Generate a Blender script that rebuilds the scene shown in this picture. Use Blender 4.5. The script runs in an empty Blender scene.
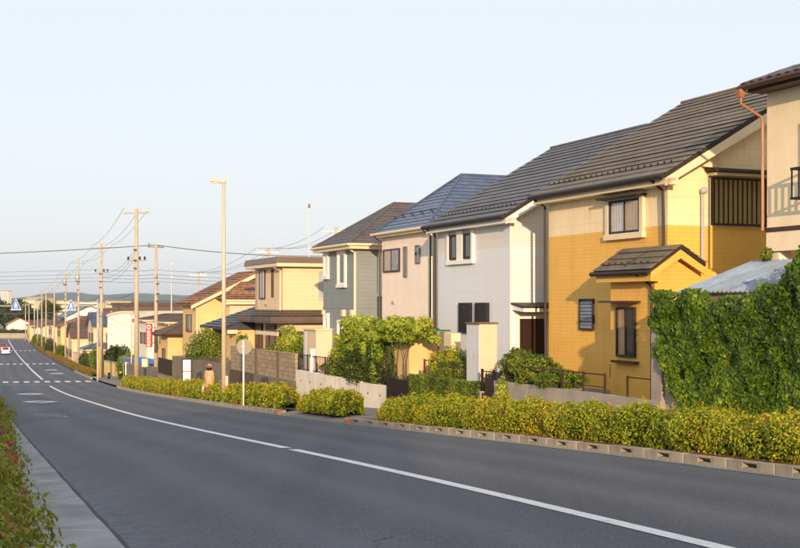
import bpy, math, random
import numpy as np
from mathutils import Vector, Matrix

# ------------------------------------------------------------------ camera, sky, sun, exposure
scene = bpy.context.scene
col = scene.collection
SUN_EL = math.radians(11)
SUN_DX = 0.045                     # sun stands behind the camera, a touch to the right
cam_d = bpy.data.cameras.new("camera")
cam = bpy.data.objects.new("camera", cam_d); col.objects.link(cam)
cam.location = (0, 0, 0); cam.rotation_euler = (math.radians(90), 0, 0)
cam_d.sensor_width = 36; cam_d.sensor_fit = 'HORIZONTAL'; cam_d.lens = 54.0
cam_d.shift_y = 31 / 800.0
cam_d.clip_start = 0.1; cam_d.clip_end = 30000
scene.camera = cam

world = bpy.data.worlds.new("World"); scene.world = world; world.use_nodes = True
nt = world.node_tree; nt.nodes.clear()
w_out = nt.nodes.new("ShaderNodeOutputWorld"); w_bg = nt.nodes.new("ShaderNodeBackground")
w_sky = nt.nodes.new("ShaderNodeTexSky"); w_sky.sky_type = 'NISHITA'; w_sky.sun_disc = False
w_sky.sun_elevation = SUN_EL; w_sky.sun_rotation = math.radians(180 - math.degrees(math.atan(SUN_DX)))
w_sky.altitude = 50; w_sky.air_density = 1.0; w_sky.dust_density = 2.5; w_sky.ozone_density = 1.5
w_mix = nt.nodes.new("ShaderNodeMixRGB"); w_mix.inputs[0].default_value = 0.8      # thin even veil of high cloud
w_mix.inputs[2].default_value = (4.5, 4.65, 4.9, 1)
nt.links.new(w_sky.outputs[0], w_mix.inputs[1]); nt.links.new(w_mix.outputs[0], w_bg.inputs[0])
w_bg.inputs[1].default_value = 0.136
nt.links.new(w_bg.outputs[0], w_out.inputs[0])

sun_d = bpy.data.lights.new("sun", 'SUN'); sun_d.energy = 3.5; sun_d.angle = math.radians(0.6)
sun_d.color = (1.0, 0.71, 0.46)
sun = bpy.data.objects.new("sun", sun_d); col.objects.link(sun)
to_sun = Vector((SUN_DX * math.cos(SUN_EL), -math.cos(SUN_EL), math.sin(SUN_EL)))
sun.rotation_euler = to_sun.to_track_quat('Z', 'Y').to_euler()
sun.location = (5, -40, 30)

scene.view_settings.view_transform = 'Standard'; scene.view_settings.look = 'None'
scene.view_settings.exposure = 0.62; scene.view_settings.gamma = 1.0
scene.view_settings.use_curve_mapping = False
scene.render.engine = 'CYCLES'

random.seed(7); rng = np.random.default_rng(11)
R = random.uniform
# ------------------------------------------------------------------ street frame
CU, SU = 0.92308, 0.38462
HROT = math.atan2(-CU, SU)                 # house local x runs along the street towards the camera, y into the lot
def NT(n, t, z=0.0): return (n * CU - t * SU, n * SU + t * CU, z)
_Y = np.arange(-120, 6001, 1.0)
_sl = np.interp(_Y, [-120, 0, 20, 60, 90, 120, 200, 300, 420, 2000, 6000], [.045, .045, .056, .059, .045, .03, .014, .008, .0, .0, .0])
_z = np.concatenate([[0], -np.cumsum((_sl[1:] + _sl[:-1]) / 2)])
_z = _z - np.interp(0, _Y, _z) - 1.52
def zr(y): return float(np.interp(y, _Y, _z))
def zp(p): return zr(p[1])
_c = np.array([(14.2, -22.), (8.1, -5), (2.6, 9.8), (1.7, 12.5), (.8, 15.0), (-.6, 18.6), (-2.0, 22.0), (-5.0, 29.5), (-9.1, 40.5), (-17.0, 64.5), (-31.6, 107.5), (-37.0, 124.0), (-55.3, 178.), (-73.5, 231.), (-122.8, 376.)])
_l = np.array([(9.6, -22.), (3.5, -5), (-2.3, 9.8), (-3.6, 13.6), (-7.4, 24.0), (-11.5, 35.6), (-18.9, 56.0), (-36.0, 106.), (-42., 124.), (-60., 178.), (-78.2, 231.), (-127.5, 376.)])
_r = np.array([(19., -22.), (12.8, -5), (7.4, 10.), (5.4, 16.0), (4.35, 19.0), (3.5, 21.4), (1.75, 25.6), (-.9, 31.4), (-3.35, 38.2), (-6.3, 46.8), (-12.6, 67.0), (-21.2, 92.0), (-32.0, 124.), (-50.2, 178.), (-68.4, 231.), (-117.5, 376.)])
def smooth_curve(p):
    ys = np.arange(-22, 377, .5); xs = np.interp(ys, p[:, 1], p[:, 0])
    for _ in range(3):
        k = 9; xp = np.pad(xs, k, mode='reflect', reflect_type='odd'); xs = np.convolve(xp, np.ones(2*k+1)/(2*k+1), 'valid')
    return ys, xs
cC, cL, cR = smooth_curve(_c), smooth_curve(_l), smooth_curve(_r)
def XC(y): return float(np.interp(y, *cC))
def XL(y): return float(np.interp(y, *cL))
def XR(y): return float(np.interp(y, *cR))

# ------------------------------------------------------------------ mesh helpers
class MB:
    def __init__(s): s.v = []; s.f = []
    def hexa(s, p):                      # p: 4 bottom (ccw), 4 top
        b = len(s.v); s.v += [tuple(q) for q in p]
        s.f += [(b+3, b+2, b+1, b), (b+4, b+5, b+6, b+7), (b, b+1, b+5, b+4), (b+1, b+2, b+6, b+5), (b+2, b+3, b+7, b+6), (b+3, b, b+4, b+7)]
        return s
    def box(s, x0, x1, y0, y1, z0, z1):
        return s.hexa([(x0, y0, z0), (x1, y0, z0), (x1, y1, z0), (x0, y1, z0), (x0, y0, z1), (x1, y0, z1), (x1, y1, z1), (x0, y1, z1)])
    def prism_x(s, poly, x0, x1):        # poly of (y,z)
        b = len(s.v); n = len(poly)
        s.v += [(x0, y, z) for y, z in poly] + [(x1, y, z) for y, z in poly]
        s.f += [tuple(range(b+n-1, b-1, -1)), tuple(range(b+n, b+2*n))]
        s.f += [(b+i, b+(i+1) % n, b+n+(i+1) % n, b+n+i) for i in range(n)]
        return s
    def prism_y(s, poly, y0, y1):        # poly of (x,z)
        b = len(s.v); n = len(poly)
        s.v += [(x, y0, z) for x, z in poly] + [(x, y1, z) for x, z in poly]
        s.f += [tuple(range(b, b+n)), tuple(range(b+2*n-1, b+n-1, -1))]
        s.f += [(b+(i+1) % n, b+i, b+n+i, b+n+(i+1) % n) for i in range(n)]
        return s
    def prism_z(s, poly, z0, z1):
        b = len(s.v); n = len(poly)
        s.v += [(x, y, z0) for x, y in poly] + [(x, y, z1) for x, y in poly]
        s.f += [tuple(range(b+n-1, b-1, -1)), tuple(range(b+n, b+2*n))]
        s.f += [(b+i, b+(i+1) % n, b+n+(i+1) % n, b+n+i) for i in range(n)]
        return s
    def tube(s, pts, rad, n=8, cap=True):
        pts = [Vector(p) for p in pts]; rs = rad if isinstance(rad, (list, tuple)) else [rad]*len(pts)
        b = len(s.v)
        for i, p in enumerate(pts):
            d = (pts[min(i+1, len(pts)-1)] - pts[max(i-1, 0)]).normalized()
            a = d.cross(Vector((0, 0, 1)) if abs(d.z) < .9 else Vector((0, 1, 0))).normalized(); c = d.cross(a)
            for k in range(n):
                w = 2*math.pi*k/n; q = p + (a*math.cos(w) + c*math.sin(w))*rs[i]; s.v.append(tuple(q))
        for i in range(len(pts)-1):
            for k in range(n):
                k2 = (k+1) % n
                s.f.append((b+i*n+k, b+i*n+k2, b+(i+1)*n+k2, b+(i+1)*n+k))
        if cap:
            s.f.append(tuple(b+k for k in range(n-1, -1, -1))); e = b+(len(pts)-1)*n; s.f.append(tuple(e+k for k in range(n)))
        return s
    def lathe(s, c, prof, n=12, sx=1, sy=1):   # prof: (r,z)
        b = len(s.v)
        for r, z in prof:
            for k in range(n):
                w = 2*math.pi*k/n; s.v.append((c[0]+r*math.cos(w)*sx, c[1]+r*math.sin(w)*sy, c[2]+z))
        for i in range(len(prof)-1):
            for k in range(n):
                k2 = (k+1) % n; s.f.append((b+i*n+k, b+i*n+k2, b+(i+1)*n+k2, b+(i+1)*n+k))
        s.f.append(tuple(b+k for k in range(n-1, -1, -1))); e = b+(len(prof)-1)*n; s.f.append(tuple(e+k for k in range(n)))
        return s
    def ico(s, c, r, sq=(1, 1, 1), n=8, m=6):
        return s.lathe(c, [(max(.001, math.sin(math.pi*i/m))*r, -math.cos(math.pi*i/m)*r*sq[2]) for i in range(m+1)], n, sq[0], sq[1])
def obj(name, mb, mat, parent=None, smooth=False, bevel=0):
    me = mb
    if isinstance(mb, MB):
        me = bpy.data.meshes.new(name); me.from_pydata(mb.v, [], mb.f); me.update()
        if mat: me.materials.append(mat)
        if smooth: me.polygons.foreach_set('use_smooth', [True]*len(me.polygons))
    o = bpy.data.objects.new(name, me); col.objects.link(o)
    if parent: o.parent = parent
    if bevel:
        m = o.modifiers.new("edge", 'BEVEL'); m.width = bevel; m.segments = 2; m.limit_method = 'ANGLE'
    return o
def tag(o, label, cat, group=None, kind=None):
    o['label'] = label; o['category'] = cat
    if group: o['group'] = group
    if kind: o['kind'] = kind
    return o
def thing(name, label, cat, loc=(0, 0, 0), rot=0.0, group=None):
    o = bpy.data.objects.new(name, None); col.objects.link(o); o.empty_display_size = .3
    o.location = loc; o.rotation_euler = (0, 0, rot)
    return tag(o, label, cat, group)
def struct(name, mb, mat, smooth=False):
    o = obj(name, mb, mat, None, smooth); o['kind'] = 'structure'; return o
def copy_tree(o, parent=None):
    c = o.copy(); col.objects.link(c); c.parent = parent
    for ch in o.children: copy_tree(ch, c)
    return c

# ------------------------------------------------------------------ materials
def lin(c): return c/12.92 if c <= .04045 else ((c+.055)/1.055)**2.4
def S(r, g, b): return (lin(r/255), lin(g/255), lin(b/255))
def nodes(name):
    m = bpy.data.materials.new(name); m.use_nodes = True
    n = m.node_tree; return m, n, n.nodes["Principled BSDF"]
def mth(n, op, a, b=None, c=None):
    k = n.nodes.new("ShaderNodeMath"); k.operation = op
    for i, x in enumerate((a, b, c)):
        if x is None: continue
        if isinstance(x, (int, float)): k.inputs[i].default_value = x
        else: n.links.new(x, k.inputs[i])
    return k.outputs[0]
def mixc(n, f, a, b):
    k = n.nodes.new("ShaderNodeMixRGB")
    for i, x in enumerate((f, a, b)):
        if isinstance(x, (int, float)): k.inputs[i].default_value = x
        elif isinstance(x, tuple): k.inputs[i].default_value = (*x[:3], 1)
        else: n.links.new(x, k.inputs[i])
    return k.outputs[0]
def noise(n, vec, scale, detail=4, rough=.55):
    k = n.nodes.new("ShaderNodeTexNoise"); k.inputs['Scale'].default_value = scale; k.inputs['Detail'].default_value = detail
    k.inputs['Roughness'].default_value = rough
    n.links.new(vec, k.inputs['Vector']); return k.outputs['Fac']
def remap(n, x, a, b, c=0., d=1.):
    k = n.nodes.new("ShaderNodeMapRange"); n.links.new(x, k.inputs[0])
    for i, v in enumerate((a, b, c, d)): k.inputs[i+1].default_value = v
    return k.outputs[0]
def bump(n, p, h, strength, dist=.01):
    k = n.nodes.new("ShaderNodeBump"); k.inputs['Strength'].default_value = strength; k.inputs['Distance'].default_value = dist
    n.links.new(h, k.inputs['Height']); n.links.new(k.outputs[0], p.inputs['Normal'])
def scl(c, f): return tuple(min(1, x*f) for x in c)
def mat(name, c, rough=.7, var=.12, scale=2.0, bscale=40, bstr=.15, metal=0., spec=.4, streak=0., objrand=0., joints=0.):
    m, n, p = nodes(name); tc = n.nodes.new("ShaderNodeTexCoord").outputs['Object']
    f = noise(n, tc, scale, 6); cc = mixc(n, remap(n, f, .3, .7), scl(c, 1-var), scl(c, 1+var))
    if streak:
        mp = n.nodes.new("ShaderNodeMapping"); mp.inputs['Scale'].default_value = (5, 5, .35); n.links.new(tc, mp.inputs[0])
        s = noise(n, mp.outputs[0], 1.6, 5, .6); cc = mixc(n, mth(n, 'MULTIPLY', remap(n, s, .5, .75), streak), cc, scl(c, .35))
    if objrand:
        oi = n.nodes.new("ShaderNodeObjectInfo").outputs['Random']
        cc = mixc(n, mth(n, 'MULTIPLY', oi, objrand), cc, scl(c, .3))
        if joints:
            sx = n.nodes.new("ShaderNodeSeparateXYZ"); n.links.new(tc, sx.inputs[0]); q = mth(n, 'DIVIDE', mth(n, 'ADD', mth(n, 'ADD', sx.outputs[0], sx.outputs[1]), mth(n, 'MULTIPLY', oi, 7.)), joints)
            cc = mixc(n, mth(n, 'MULTIPLY', mth(n, 'LESS_THAN', mth(n, 'FRACT', q), .05), .45), cc, scl(c, .3))
            wn = n.nodes.new("ShaderNodeTexWhiteNoise"); wn.noise_dimensions = '1D'; n.links.new(mth(n, 'FLOOR', mth(n, 'ADD', q, mth(n, 'MULTIPLY', oi, 313.))), wn.inputs['W']); cc = mixc(n, mth(n, 'MULTIPLY', wn.outputs[0], .3), cc, scl(c, .5))
    n.links.new(cc, p.inputs['Base Color']); p.inputs['Roughness'].default_value = rough; p.inputs['Metallic'].default_value = metal
    p.inputs['Specular IOR Level'].default_value = spec
    if bstr: bump(n, p, noise(n, tc, bscale, 3), bstr, .01)
    return m
def siding(name, c_low, c_up=None, split=0., pitch=.1, rough=.55, low_lines=True, up_pitch=0, depth=.012, dirt=.3):
    m, n, p = nodes(name); tc = n.nodes.new("ShaderNodeTexCoord").outputs['Object']
    sx = n.nodes.new("ShaderNodeSeparateXYZ"); n.links.new(tc, sx.inputs[0]); z = sx.outputs[2]
    c_up = c_up or c_low
    isup = mth(n, 'GREATER_THAN', z, split)
    base = mixc(n, isup, c_low, c_up)
    f = noise(n, tc, .9, 6, .6); base = mixc(n, mth(n, 'MULTIPLY', remap(n, f, .4, .75), dirt), base, scl(c_low, .62))
    mp = n.nodes.new("ShaderNodeMapping"); mp.inputs['Scale'].default_value = (4, 4, .3); n.links.new(tc, mp.inputs[0])
    st = noise(n, mp.outputs[0], 1.5, 5, .6); base = mixc(n, mth(n, 'MULTIPLY', remap(n, st, .52, .8), dirt), base, scl(c_low, .5))
    fr = mth(n, 'FRACT', mth(n, 'DIVIDE', mth(n, 'ADD', z, 50.), pitch))
    groove = mth(n, 'LESS_THAN', fr, .16)
    board = mth(n, 'FLOOR', mth(n, 'DIVIDE', mth(n, 'ADD', z, 50.), pitch))
    wn = n.nodes.new("ShaderNodeTexWhiteNoise"); wn.noise_dimensions = '1D'; n.links.new(board, wn.inputs['W'])
    base = mixc(n, mth(n, 'MULTIPLY', wn.outputs[0], .07), base, scl(c_low, .55))
    if up_pitch:
        fu = mth(n, 'FRACT', mth(n, 'DIVIDE', mth(n, 'ADD', z, 50.12), up_pitch)); gu = mth(n, 'LESS_THAN', fu, .012/up_pitch)
        g = mth(n, 'ADD', mth(n, 'MULTIPLY', groove, mth(n, 'SUBTRACT', 1, isup)), mth(n, 'MULTIPLY', gu, isup))
    else: g = groove
    vj = mth(n, 'LESS_THAN', mth(n, 'FRACT', mth(n, 'DIVIDE', mth(n, 'ADD', mth(n, 'ADD', sx.outputs[0], sx.outputs[1]), 20.37), 1.82)), .007); base = mixc(n, mth(n, 'MULTIPLY', vj, .14), base, scl(c_low, .4))
    base = mixc(n, mth(n, 'MULTIPLY', g, .1), base, scl(c_low, .35))
    n.links.new(base, p.inputs['Base Color']); p.inputs['Roughness'].default_value = rough
    h = mth(n, 'SUBTRACT', mth(n, 'MULTIPLY', noise(n, tc, 60, 2), .15), g)
    bump(n, p, h, .6, depth)
    return m
def leafmat(name, stops, rough=.5, trans=.3):
    m, n, p = nodes(name)
    a = n.nodes.new("ShaderNodeAttribute"); a.attribute_name = 'tint'
    r = n.nodes.new("ShaderNodeValToRGB"); e = r.color_ramp.elements
    while len(e) < len(stops): e.new(.5)
    for i, (pos, c) in enumerate(stops): e[i].position = pos; e[i].color = (*c, 1)
    n.links.new(a.outputs['Fac'], r.inputs[0]); n.links.new(r.outputs[0], p.inputs['Base Color'])
    p.inputs['Roughness'].default_value = rough; p.inputs['Specular IOR Level'].default_value = .35
    t = n.nodes.new("ShaderNodeBsdfTranslucent"); n.links.new(r.outputs[0], t.inputs[0])
    mx = n.nodes.new("ShaderNodeMixShader"); mx.inputs[0].default_value = trans
    n.links.new(p.outputs[0], mx.inputs[1]); n.links.new(t.outputs[0], mx.inputs[2])
    n.links.new(mx.outputs[0], n.nodes['Material Output'].inputs[0]); return m
def glass(name, c, rough=.06, var=.3, fold_shade=0.):
    m, n, p = nodes(name); tc = n.nodes.new("ShaderNodeTexCoord").outputs['Object']
    f = noise(n, tc, 3, 3); cc = mixc(n, remap(n, f, .3, .7), scl(c, 1-var), scl(c, 1+var))
    if fold_shade:
        sx = n.nodes.new("ShaderNodeSeparateXYZ"); n.links.new(tc, sx.inputs[0]); w_ = mth(n, 'ADD', mth(n, 'ADD', sx.outputs[0], sx.outputs[1]), mth(n, 'MULTIPLY', f, .12))
        cc = mixc(n, mth(n, 'MULTIPLY', remap(n, mth(n, 'SINE', mth(n, 'MULTIPLY', w_, 48.)), -1, 1), fold_shade), cc, scl(c, .45))  # shade of curtain folds painted into the flat pane as dark stripes
    n.links.new(cc, p.inputs['Base Color'])
    p.inputs['Roughness'].default_value = rough; p.inputs['Specular IOR Level'].default_value = .7; p.inputs['Coat Weight'].default_value = .5
    p.inputs['Coat Roughness'].default_value = .03; return m

M = {}
M['dark_metal'] = mat('dark_metal', S(44, 38, 36), .62, .1, 3, 60, .05, .0, .5)
M['black_iron'] = mat('black_iron', S(30, 28, 27), .5, .2, 4, 60, .1)
M['brown_metal'] = mat('brown_metal', S(70, 45, 34), .45, .15, 4, 60, .05)
M['roof_brown'] = mat('roof_brown', S(120, 109, 94), .7, .22, 1.5, 25, .3, objrand=.25, joints=.32)
M['roof_grey'] = mat('roof_grey', S(98, 96, 100), .55, .2, 1.5, 25, .3, objrand=.25, joints=.32)
M['roof_slate'] = mat('roof_slate', S(84, 98, 126), .35, .18, 2.5, 30, .25, objrand=.3, joints=.3)
M['roof_charcoal'] = mat('roof_charcoal', S(94, 88, 86), .6, .18, 2, 30, .25, objrand=.25)
M['roof_umber'] = mat('roof_umber', S(98, 82, 72), .65, .18, 2, 30, .25, objrand=.25)
M['roof_orange'] = mat('roof_orange', S(156, 112, 84), .75, .45, 3.5, 10, .4, objrand=.5)
M['roof_blueblack'] = mat('roof_blueblack', S(66, 68, 78), .5, .3, 3, 12, .4, objrand=.3)
M['roof_kawara'] = mat('roof_kawara', S(88, 78, 76), .55, .35, 4, 20, .35, objrand=.45)
M['roof_red'] = mat('roof_red', S(120, 62, 52), .7, .2, 1.5, 12, .3)
M['cream_trim'] = mat('cream_trim', S(228, 208, 172), .5, .06, 2, 40, .05)
M['white_trim'] = mat('white_trim', S(238, 232, 222), .45, .05, 2, 40, .05)
M['olive_slat'] = mat('olive_slat', S(150, 130, 78), .6, .1, 2, 40, .05)
M['bronze'] = mat('bronze', S(112, 92, 76), .45, .12, 2, 40, .05, streak=.25)
M['yellow_wall'] = siding('yellow_wall', S(238, 186, 86), S(246, 226, 182), 4.67, .102, up_pitch=.455)
M['yellow_plain'] = siding('yellow_plain', S(238, 186, 86), pitch=.102)
M['white_wall'] = siding('white_wall', S(222, 226, 232), S(220, 218, 214), 4.9, .1, depth=.004, dirt=.1)
M['pink_wall'] = mat('pink_wall', S(244, 228, 210), .75, .05, 1.2, 70, .25, streak=.12)
M['blue_wall'] = siding('blue_wall', S(136, 144, 144), pitch=.18, depth=.006)
M['cream_wall'] = siding('cream_wall', S(232, 204, 164), pitch=.22, depth=.004)
M['cream_stucco'] = mat('cream_stucco', S(244, 224, 186), .8, .08, 1.1, 60, .3, streak=.12)
M['ochre_wall'] = mat('ochre_wall', S(226, 192, 132), .8, .08, 1.5, 60, .3, streak=.2)
M['concrete'] = mat('concrete', S(158, 150, 138), .85, .16, 1.5, 30, .35, streak=.3)
M['concrete_pale'] = mat('concrete_pale', S(224, 216, 200), .85, .12, 1.2, 30, .3, streak=.25)
M['concrete_dark'] = mat('concrete_dark', S(94, 78, 62), .9, .2, 1.5, 25, .4, streak=.6)
M['pole_concrete'] = mat('pole_concrete', S(186, 172, 150), .85, .12, 1.2, 30, .25, streak=.25)
M['block'] = mat('block', S(166, 148, 122), .9, .16, 2.2, 35, .45, objrand=.35)
M['block_brown'] = mat('block_brown', S(116, 92, 70), .9, .18, 2.2, 35, .45, objrand=.35)
M['mortar'] = mat('mortar', S(88, 76, 64), .95, .1, 3, 40, .3)
M['kerb'] = mat('kerb', S(166, 156, 138), .85, .28, 3.0, 35, .4, streak=.35, objrand=.25)
M['sidewalk'] = mat('sidewalk', S(126, 122, 118), .9, .14, .8, 25, .3)
M['gutter'] = mat('gutter', S(142, 144, 146), .85, .3, 1.6, 30, .3)
M['soil'] = mat('soil', S(96, 80, 62), .95, .25, 2, 12, .5)
M['yard'] = mat('yard', S(124, 114, 98), .95, .2, 1, 12, .5)
M['orange_edge'] = mat('orange_edge', S(206, 128, 64), .6, .25, 3, 30, .2)
M['paint_white'] = mat('paint_white', S(232, 230, 226), .6, .1, 6, 60, .15)
M['paint_yellow'] = mat('paint_yellow', S(226, 178, 42), .6, .12, 4, 40, .1)
M['glass_dark'] = glass('glass_dark', S(46, 46, 48))
M['glass_grey'] = glass('glass_grey', S(120, 120, 122))
M['glass_curtain'] = glass('glass_curtain', S(196, 192, 184), .12, .12, .6)
M['glass_tan'] = glass('glass_tan', S(176, 150, 112), .1, .15, .35)  # tan reflection put into the pane's own colour
M['glass_blue'] = glass('glass_blue', S(128, 142, 162), .12, .12)
M['frosted'] = glass('frosted', S(172, 174, 172), .35, .1)
M['shutter_grey'] = siding('shutter_grey', S(112, 112, 114), pitch=.06, depth=.02)
M['door_brown'] = mat('door_brown', S(52, 34, 28), .4, .15, 3, 40, .05)
M['copper'] = mat('copper', S(160, 112, 80), .45, .15, 3, 40, .05, streak=.2)
M['grey_plastic'] = mat('grey_plastic', S(176, 176, 178), .45, .06, 3, 40, .03)
M['tin_blue'] = mat('tin_blue', S(140, 158, 176), .5, .22, 1.2, 30, .1, streak=.5)
M['cabinet_front'] = mat('cabinet_front', S(206, 208, 212), .45, .04, 2, 40, .03)
M['cabinet'] = mat('cabinet', S(222, 200, 172), .5, .05, 2, 40, .03, streak=.12)
M['wire'] = mat('wire', S(116, 116, 118), .6, .05, 3, 40, 0)
M['galv'] = mat('galv', S(176, 172, 162), .45, .1, 3, 40, .05, metal=.3)
M['lamp_pole'] = mat('lamp_pole', S(196, 184, 158), .55, .08, 2, 40, .05)
M['sign_back'] = mat('sign_back', S(150, 142, 122), .6, .1, 3, 40, .05)
M['ceramic'] = mat('ceramic', S(214, 206, 196), .4, .05, 2, 40, 0)
M['sign_blue'] = mat('sign_blue', S(38, 104, 190), .4, .05, 3, 40, 0)
M['sign_white'] = mat('sign_white', S(240, 240, 238), .45, .03, 3, 40, 0)
M['sign_red'] = mat('sign_red', S(206, 58, 34), .45, .05, 3, 40, 0)
M['sign_teal'] = mat('sign_teal', S(36, 146, 142), .45, .05, 3, 40, 0)
M['bark'] = mat('bark', S(92, 76, 58), .9, .25, 6, 25, .6)
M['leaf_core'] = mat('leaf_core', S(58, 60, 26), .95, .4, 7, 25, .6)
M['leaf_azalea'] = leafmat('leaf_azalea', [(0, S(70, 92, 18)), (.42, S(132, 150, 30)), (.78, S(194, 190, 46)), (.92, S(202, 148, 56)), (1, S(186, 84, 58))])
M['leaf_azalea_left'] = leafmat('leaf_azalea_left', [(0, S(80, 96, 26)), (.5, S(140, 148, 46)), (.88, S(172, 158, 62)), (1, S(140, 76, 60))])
M['leaf_ivy'] = leafmat('leaf_ivy', [(0, S(44, 66, 10)), (.5, S(90, 120, 20)), (.85, S(128, 150, 34)), (1, S(164, 174, 58))], .45, .25)
M['leaf_dark'] = leafmat('leaf_dark', [(0, S(42, 58, 24)), (.6, S(78, 98, 40)), (1, S(112, 122, 56))])
M['leaf_mid'] = leafmat('leaf_mid', [(0, S(66, 88, 24)), (.6, S(118, 138, 42)), (1, S(164, 168, 72))])
M['leaf_far'] = leafmat('leaf_far', [(0, S(40, 54, 32)), (.6, S(66, 82, 46)), (1, S(96, 102, 58))])
M['leaf_lime'] = leafmat('leaf_lime', [(0, S(92, 118, 28)), (.5, S(152, 170, 50)), (1, S(206, 204, 96))])
M['leaf_azalea_far'] = leafmat('leaf_azalea_far', [(0, S(92, 90, 34)), (.5, S(140, 128, 46)), (1, S(160, 118, 62))])
M['petal'] = leafmat('petal', [(0, S(178, 44, 150)), (.6, S(206, 70, 150)), (1, S(196, 60, 84))], .5, .3)
M['petal_warm'] = leafmat('petal_warm', [(0, S(226, 190, 60)), (.6, S(240, 212, 110)), (1, S(214, 120, 130))], .5, .3)

# asphalt
def asphalt(name, c):
    m, n, p = nodes(name); tc = n.nodes.new("ShaderNodeTexCoord").outputs['Object']
    mp = n.nodes.new("ShaderNodeMapping"); mp.inputs['Rotation'].default_value = (0, 0, math.radians(-20)); mp.inputs['Scale'].default_value = (1.0, .05, 1); n.links.new(tc, mp.inputs[0])
    lane = noise(n, mp.outputs[0], 1.1, 4, .5); big = noise(n, tc, .18, 5, .55); fine = noise(n, tc, 32, 4, .75); mid = noise(n, tc, 7, 4, .6)
    cc = mixc(n, remap(n, lane, .3, .7), scl(c, .76), scl(c, 1.2))
    cc = mixc(n, mth(n, 'MULTIPLY', remap(n, big, .4, .7), .35), cc, scl(c, 1.3))
    cc = mixc(n, mth(n, 'MULTIPLY', remap(n, mid, .45, .75), .2), cc, scl(c, .7))
    cc = mixc(n, mth(n, 'MULTIPLY', remap(n, fine, .38, .62), .7), cc, scl(c, .38))
    vo = n.nodes.new("ShaderNodeTexVoronoi"); vo.inputs['Scale'].default_value = 27; n.links.new(tc, vo.inputs['Vector'])
    cc = mixc(n, mth(n, 'MULTIPLY', mth(n, 'LESS_THAN', vo.outputs['Distance'], .25), .5), cc, scl(c, 2.0))
    la = n.nodes.new("ShaderNodeAttribute"); la.attribute_name = 'lat'; lt = mth(n, 'ABSOLUTE', la.outputs['Fac'])
    wob = mth(n, 'ADD', lt, mth(n, 'MULTIPLY', mth(n, 'SUBTRACT', big, .5), .9))
    tr = mth(n, 'ADD', mth(n, 'EXPONENT', mth(n, 'MULTIPLY', mth(n, 'POWER', mth(n, 'SUBTRACT', wob, 1.35), 2.), -9.)), mth(n, 'EXPONENT', mth(n, 'MULTIPLY', mth(n, 'POWER', mth(n, 'SUBTRACT', wob, 3.0), 2.), -9.)))
    cc = mixc(n, mth(n, 'MULTIPLY', tr, .28), cc, scl(c, 1.45))
    oil = mth(n, 'EXPONENT', mth(n, 'MULTIPLY', mth(n, 'POWER', mth(n, 'SUBTRACT', wob, 2.15), 2.), -16.)); cc = mixc(n, mth(n, 'MULTIPLY', mth(n, 'MULTIPLY', oil, remap(n, mid, .35, .6)), .4), cc, scl(c, .5))
    edge = remap(n, lt, 3.7, 4.6); cc = mixc(n, mth(n, 'MULTIPLY', mth(n, 'MULTIPLY', edge, remap(n, mid, .3, .65)), .5), cc, scl(c, 1.9))
    vc = n.nodes.new("ShaderNodeTexVoronoi"); vc.feature = 'DISTANCE_TO_EDGE'; vc.inputs['Scale'].default_value = .32; wv = n.nodes.new("ShaderNodeVectorMath"); wv.operation = 'ADD'
    nz = n.nodes.new("ShaderNodeTexNoise"); nz.inputs['Scale'].default_value = 1.6; nz.inputs['Detail'].default_value = 5; n.links.new(tc, nz.inputs['Vector']); n.links.new(tc, wv.inputs[0]); n.links.new(nz.outputs['Color'], wv.inputs[1]); n.links.new(wv.outputs[0], vc.inputs['Vector'])
    crack = mth(n, 'MULTIPLY', mth(n, 'LESS_THAN', vc.outputs['Distance'], .0045), remap(n, big, .52, .6)); cc = mixc(n, mth(n, 'MULTIPLY', crack, .7), cc, scl(c, .3))
    n.links.new(cc, p.inputs['Base Color']); p.inputs['Roughness'].default_value = .8; p.inputs['Specular IOR Level'].default_value = .35
    bump(n, p, mth(n, 'ADD', fine, mth(n, 'MULTIPLY', mid, .4)), .35, .012); return m
M['asphalt'] = asphalt('asphalt', S(90, 93, 100))
def worn_paint():
    m, n, p = nodes('road_paint'); tc = n.nodes.new("ShaderNodeTexCoord").outputs['Object']
    f = noise(n, tc, 9, 6, .7); g = noise(n, tc, 60, 3, .7)
    w = mth(n, 'ADD', mth(n, 'MULTIPLY', f, .7), mth(n, 'MULTIPLY', g, .3))
    n.links.new(mixc(n, remap(n, w, .52, .68, 0, .8), S(226, 224, 222), S(110, 110, 112)), p.inputs['Base Color']); p.inputs['Roughness'].default_value = .65
    bump(n, p, g, .25, .006); return m
M['road_paint'] = worn_paint()
def faded_paint():
    m, n, p = nodes('faded_paint'); tc = n.nodes.new("ShaderNodeTexCoord").outputs['Object']
    f = noise(n, tc, 5, 6, .75)
    n.links.new(mixc(n, remap(n, f, .42, .6, 0, .95), S(190, 190, 190), S(92, 92, 95)), p.inputs['Base Color']); p.inputs['Roughness'].default_value = .7
    return m
M['faded_paint'] = faded_paint()

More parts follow.
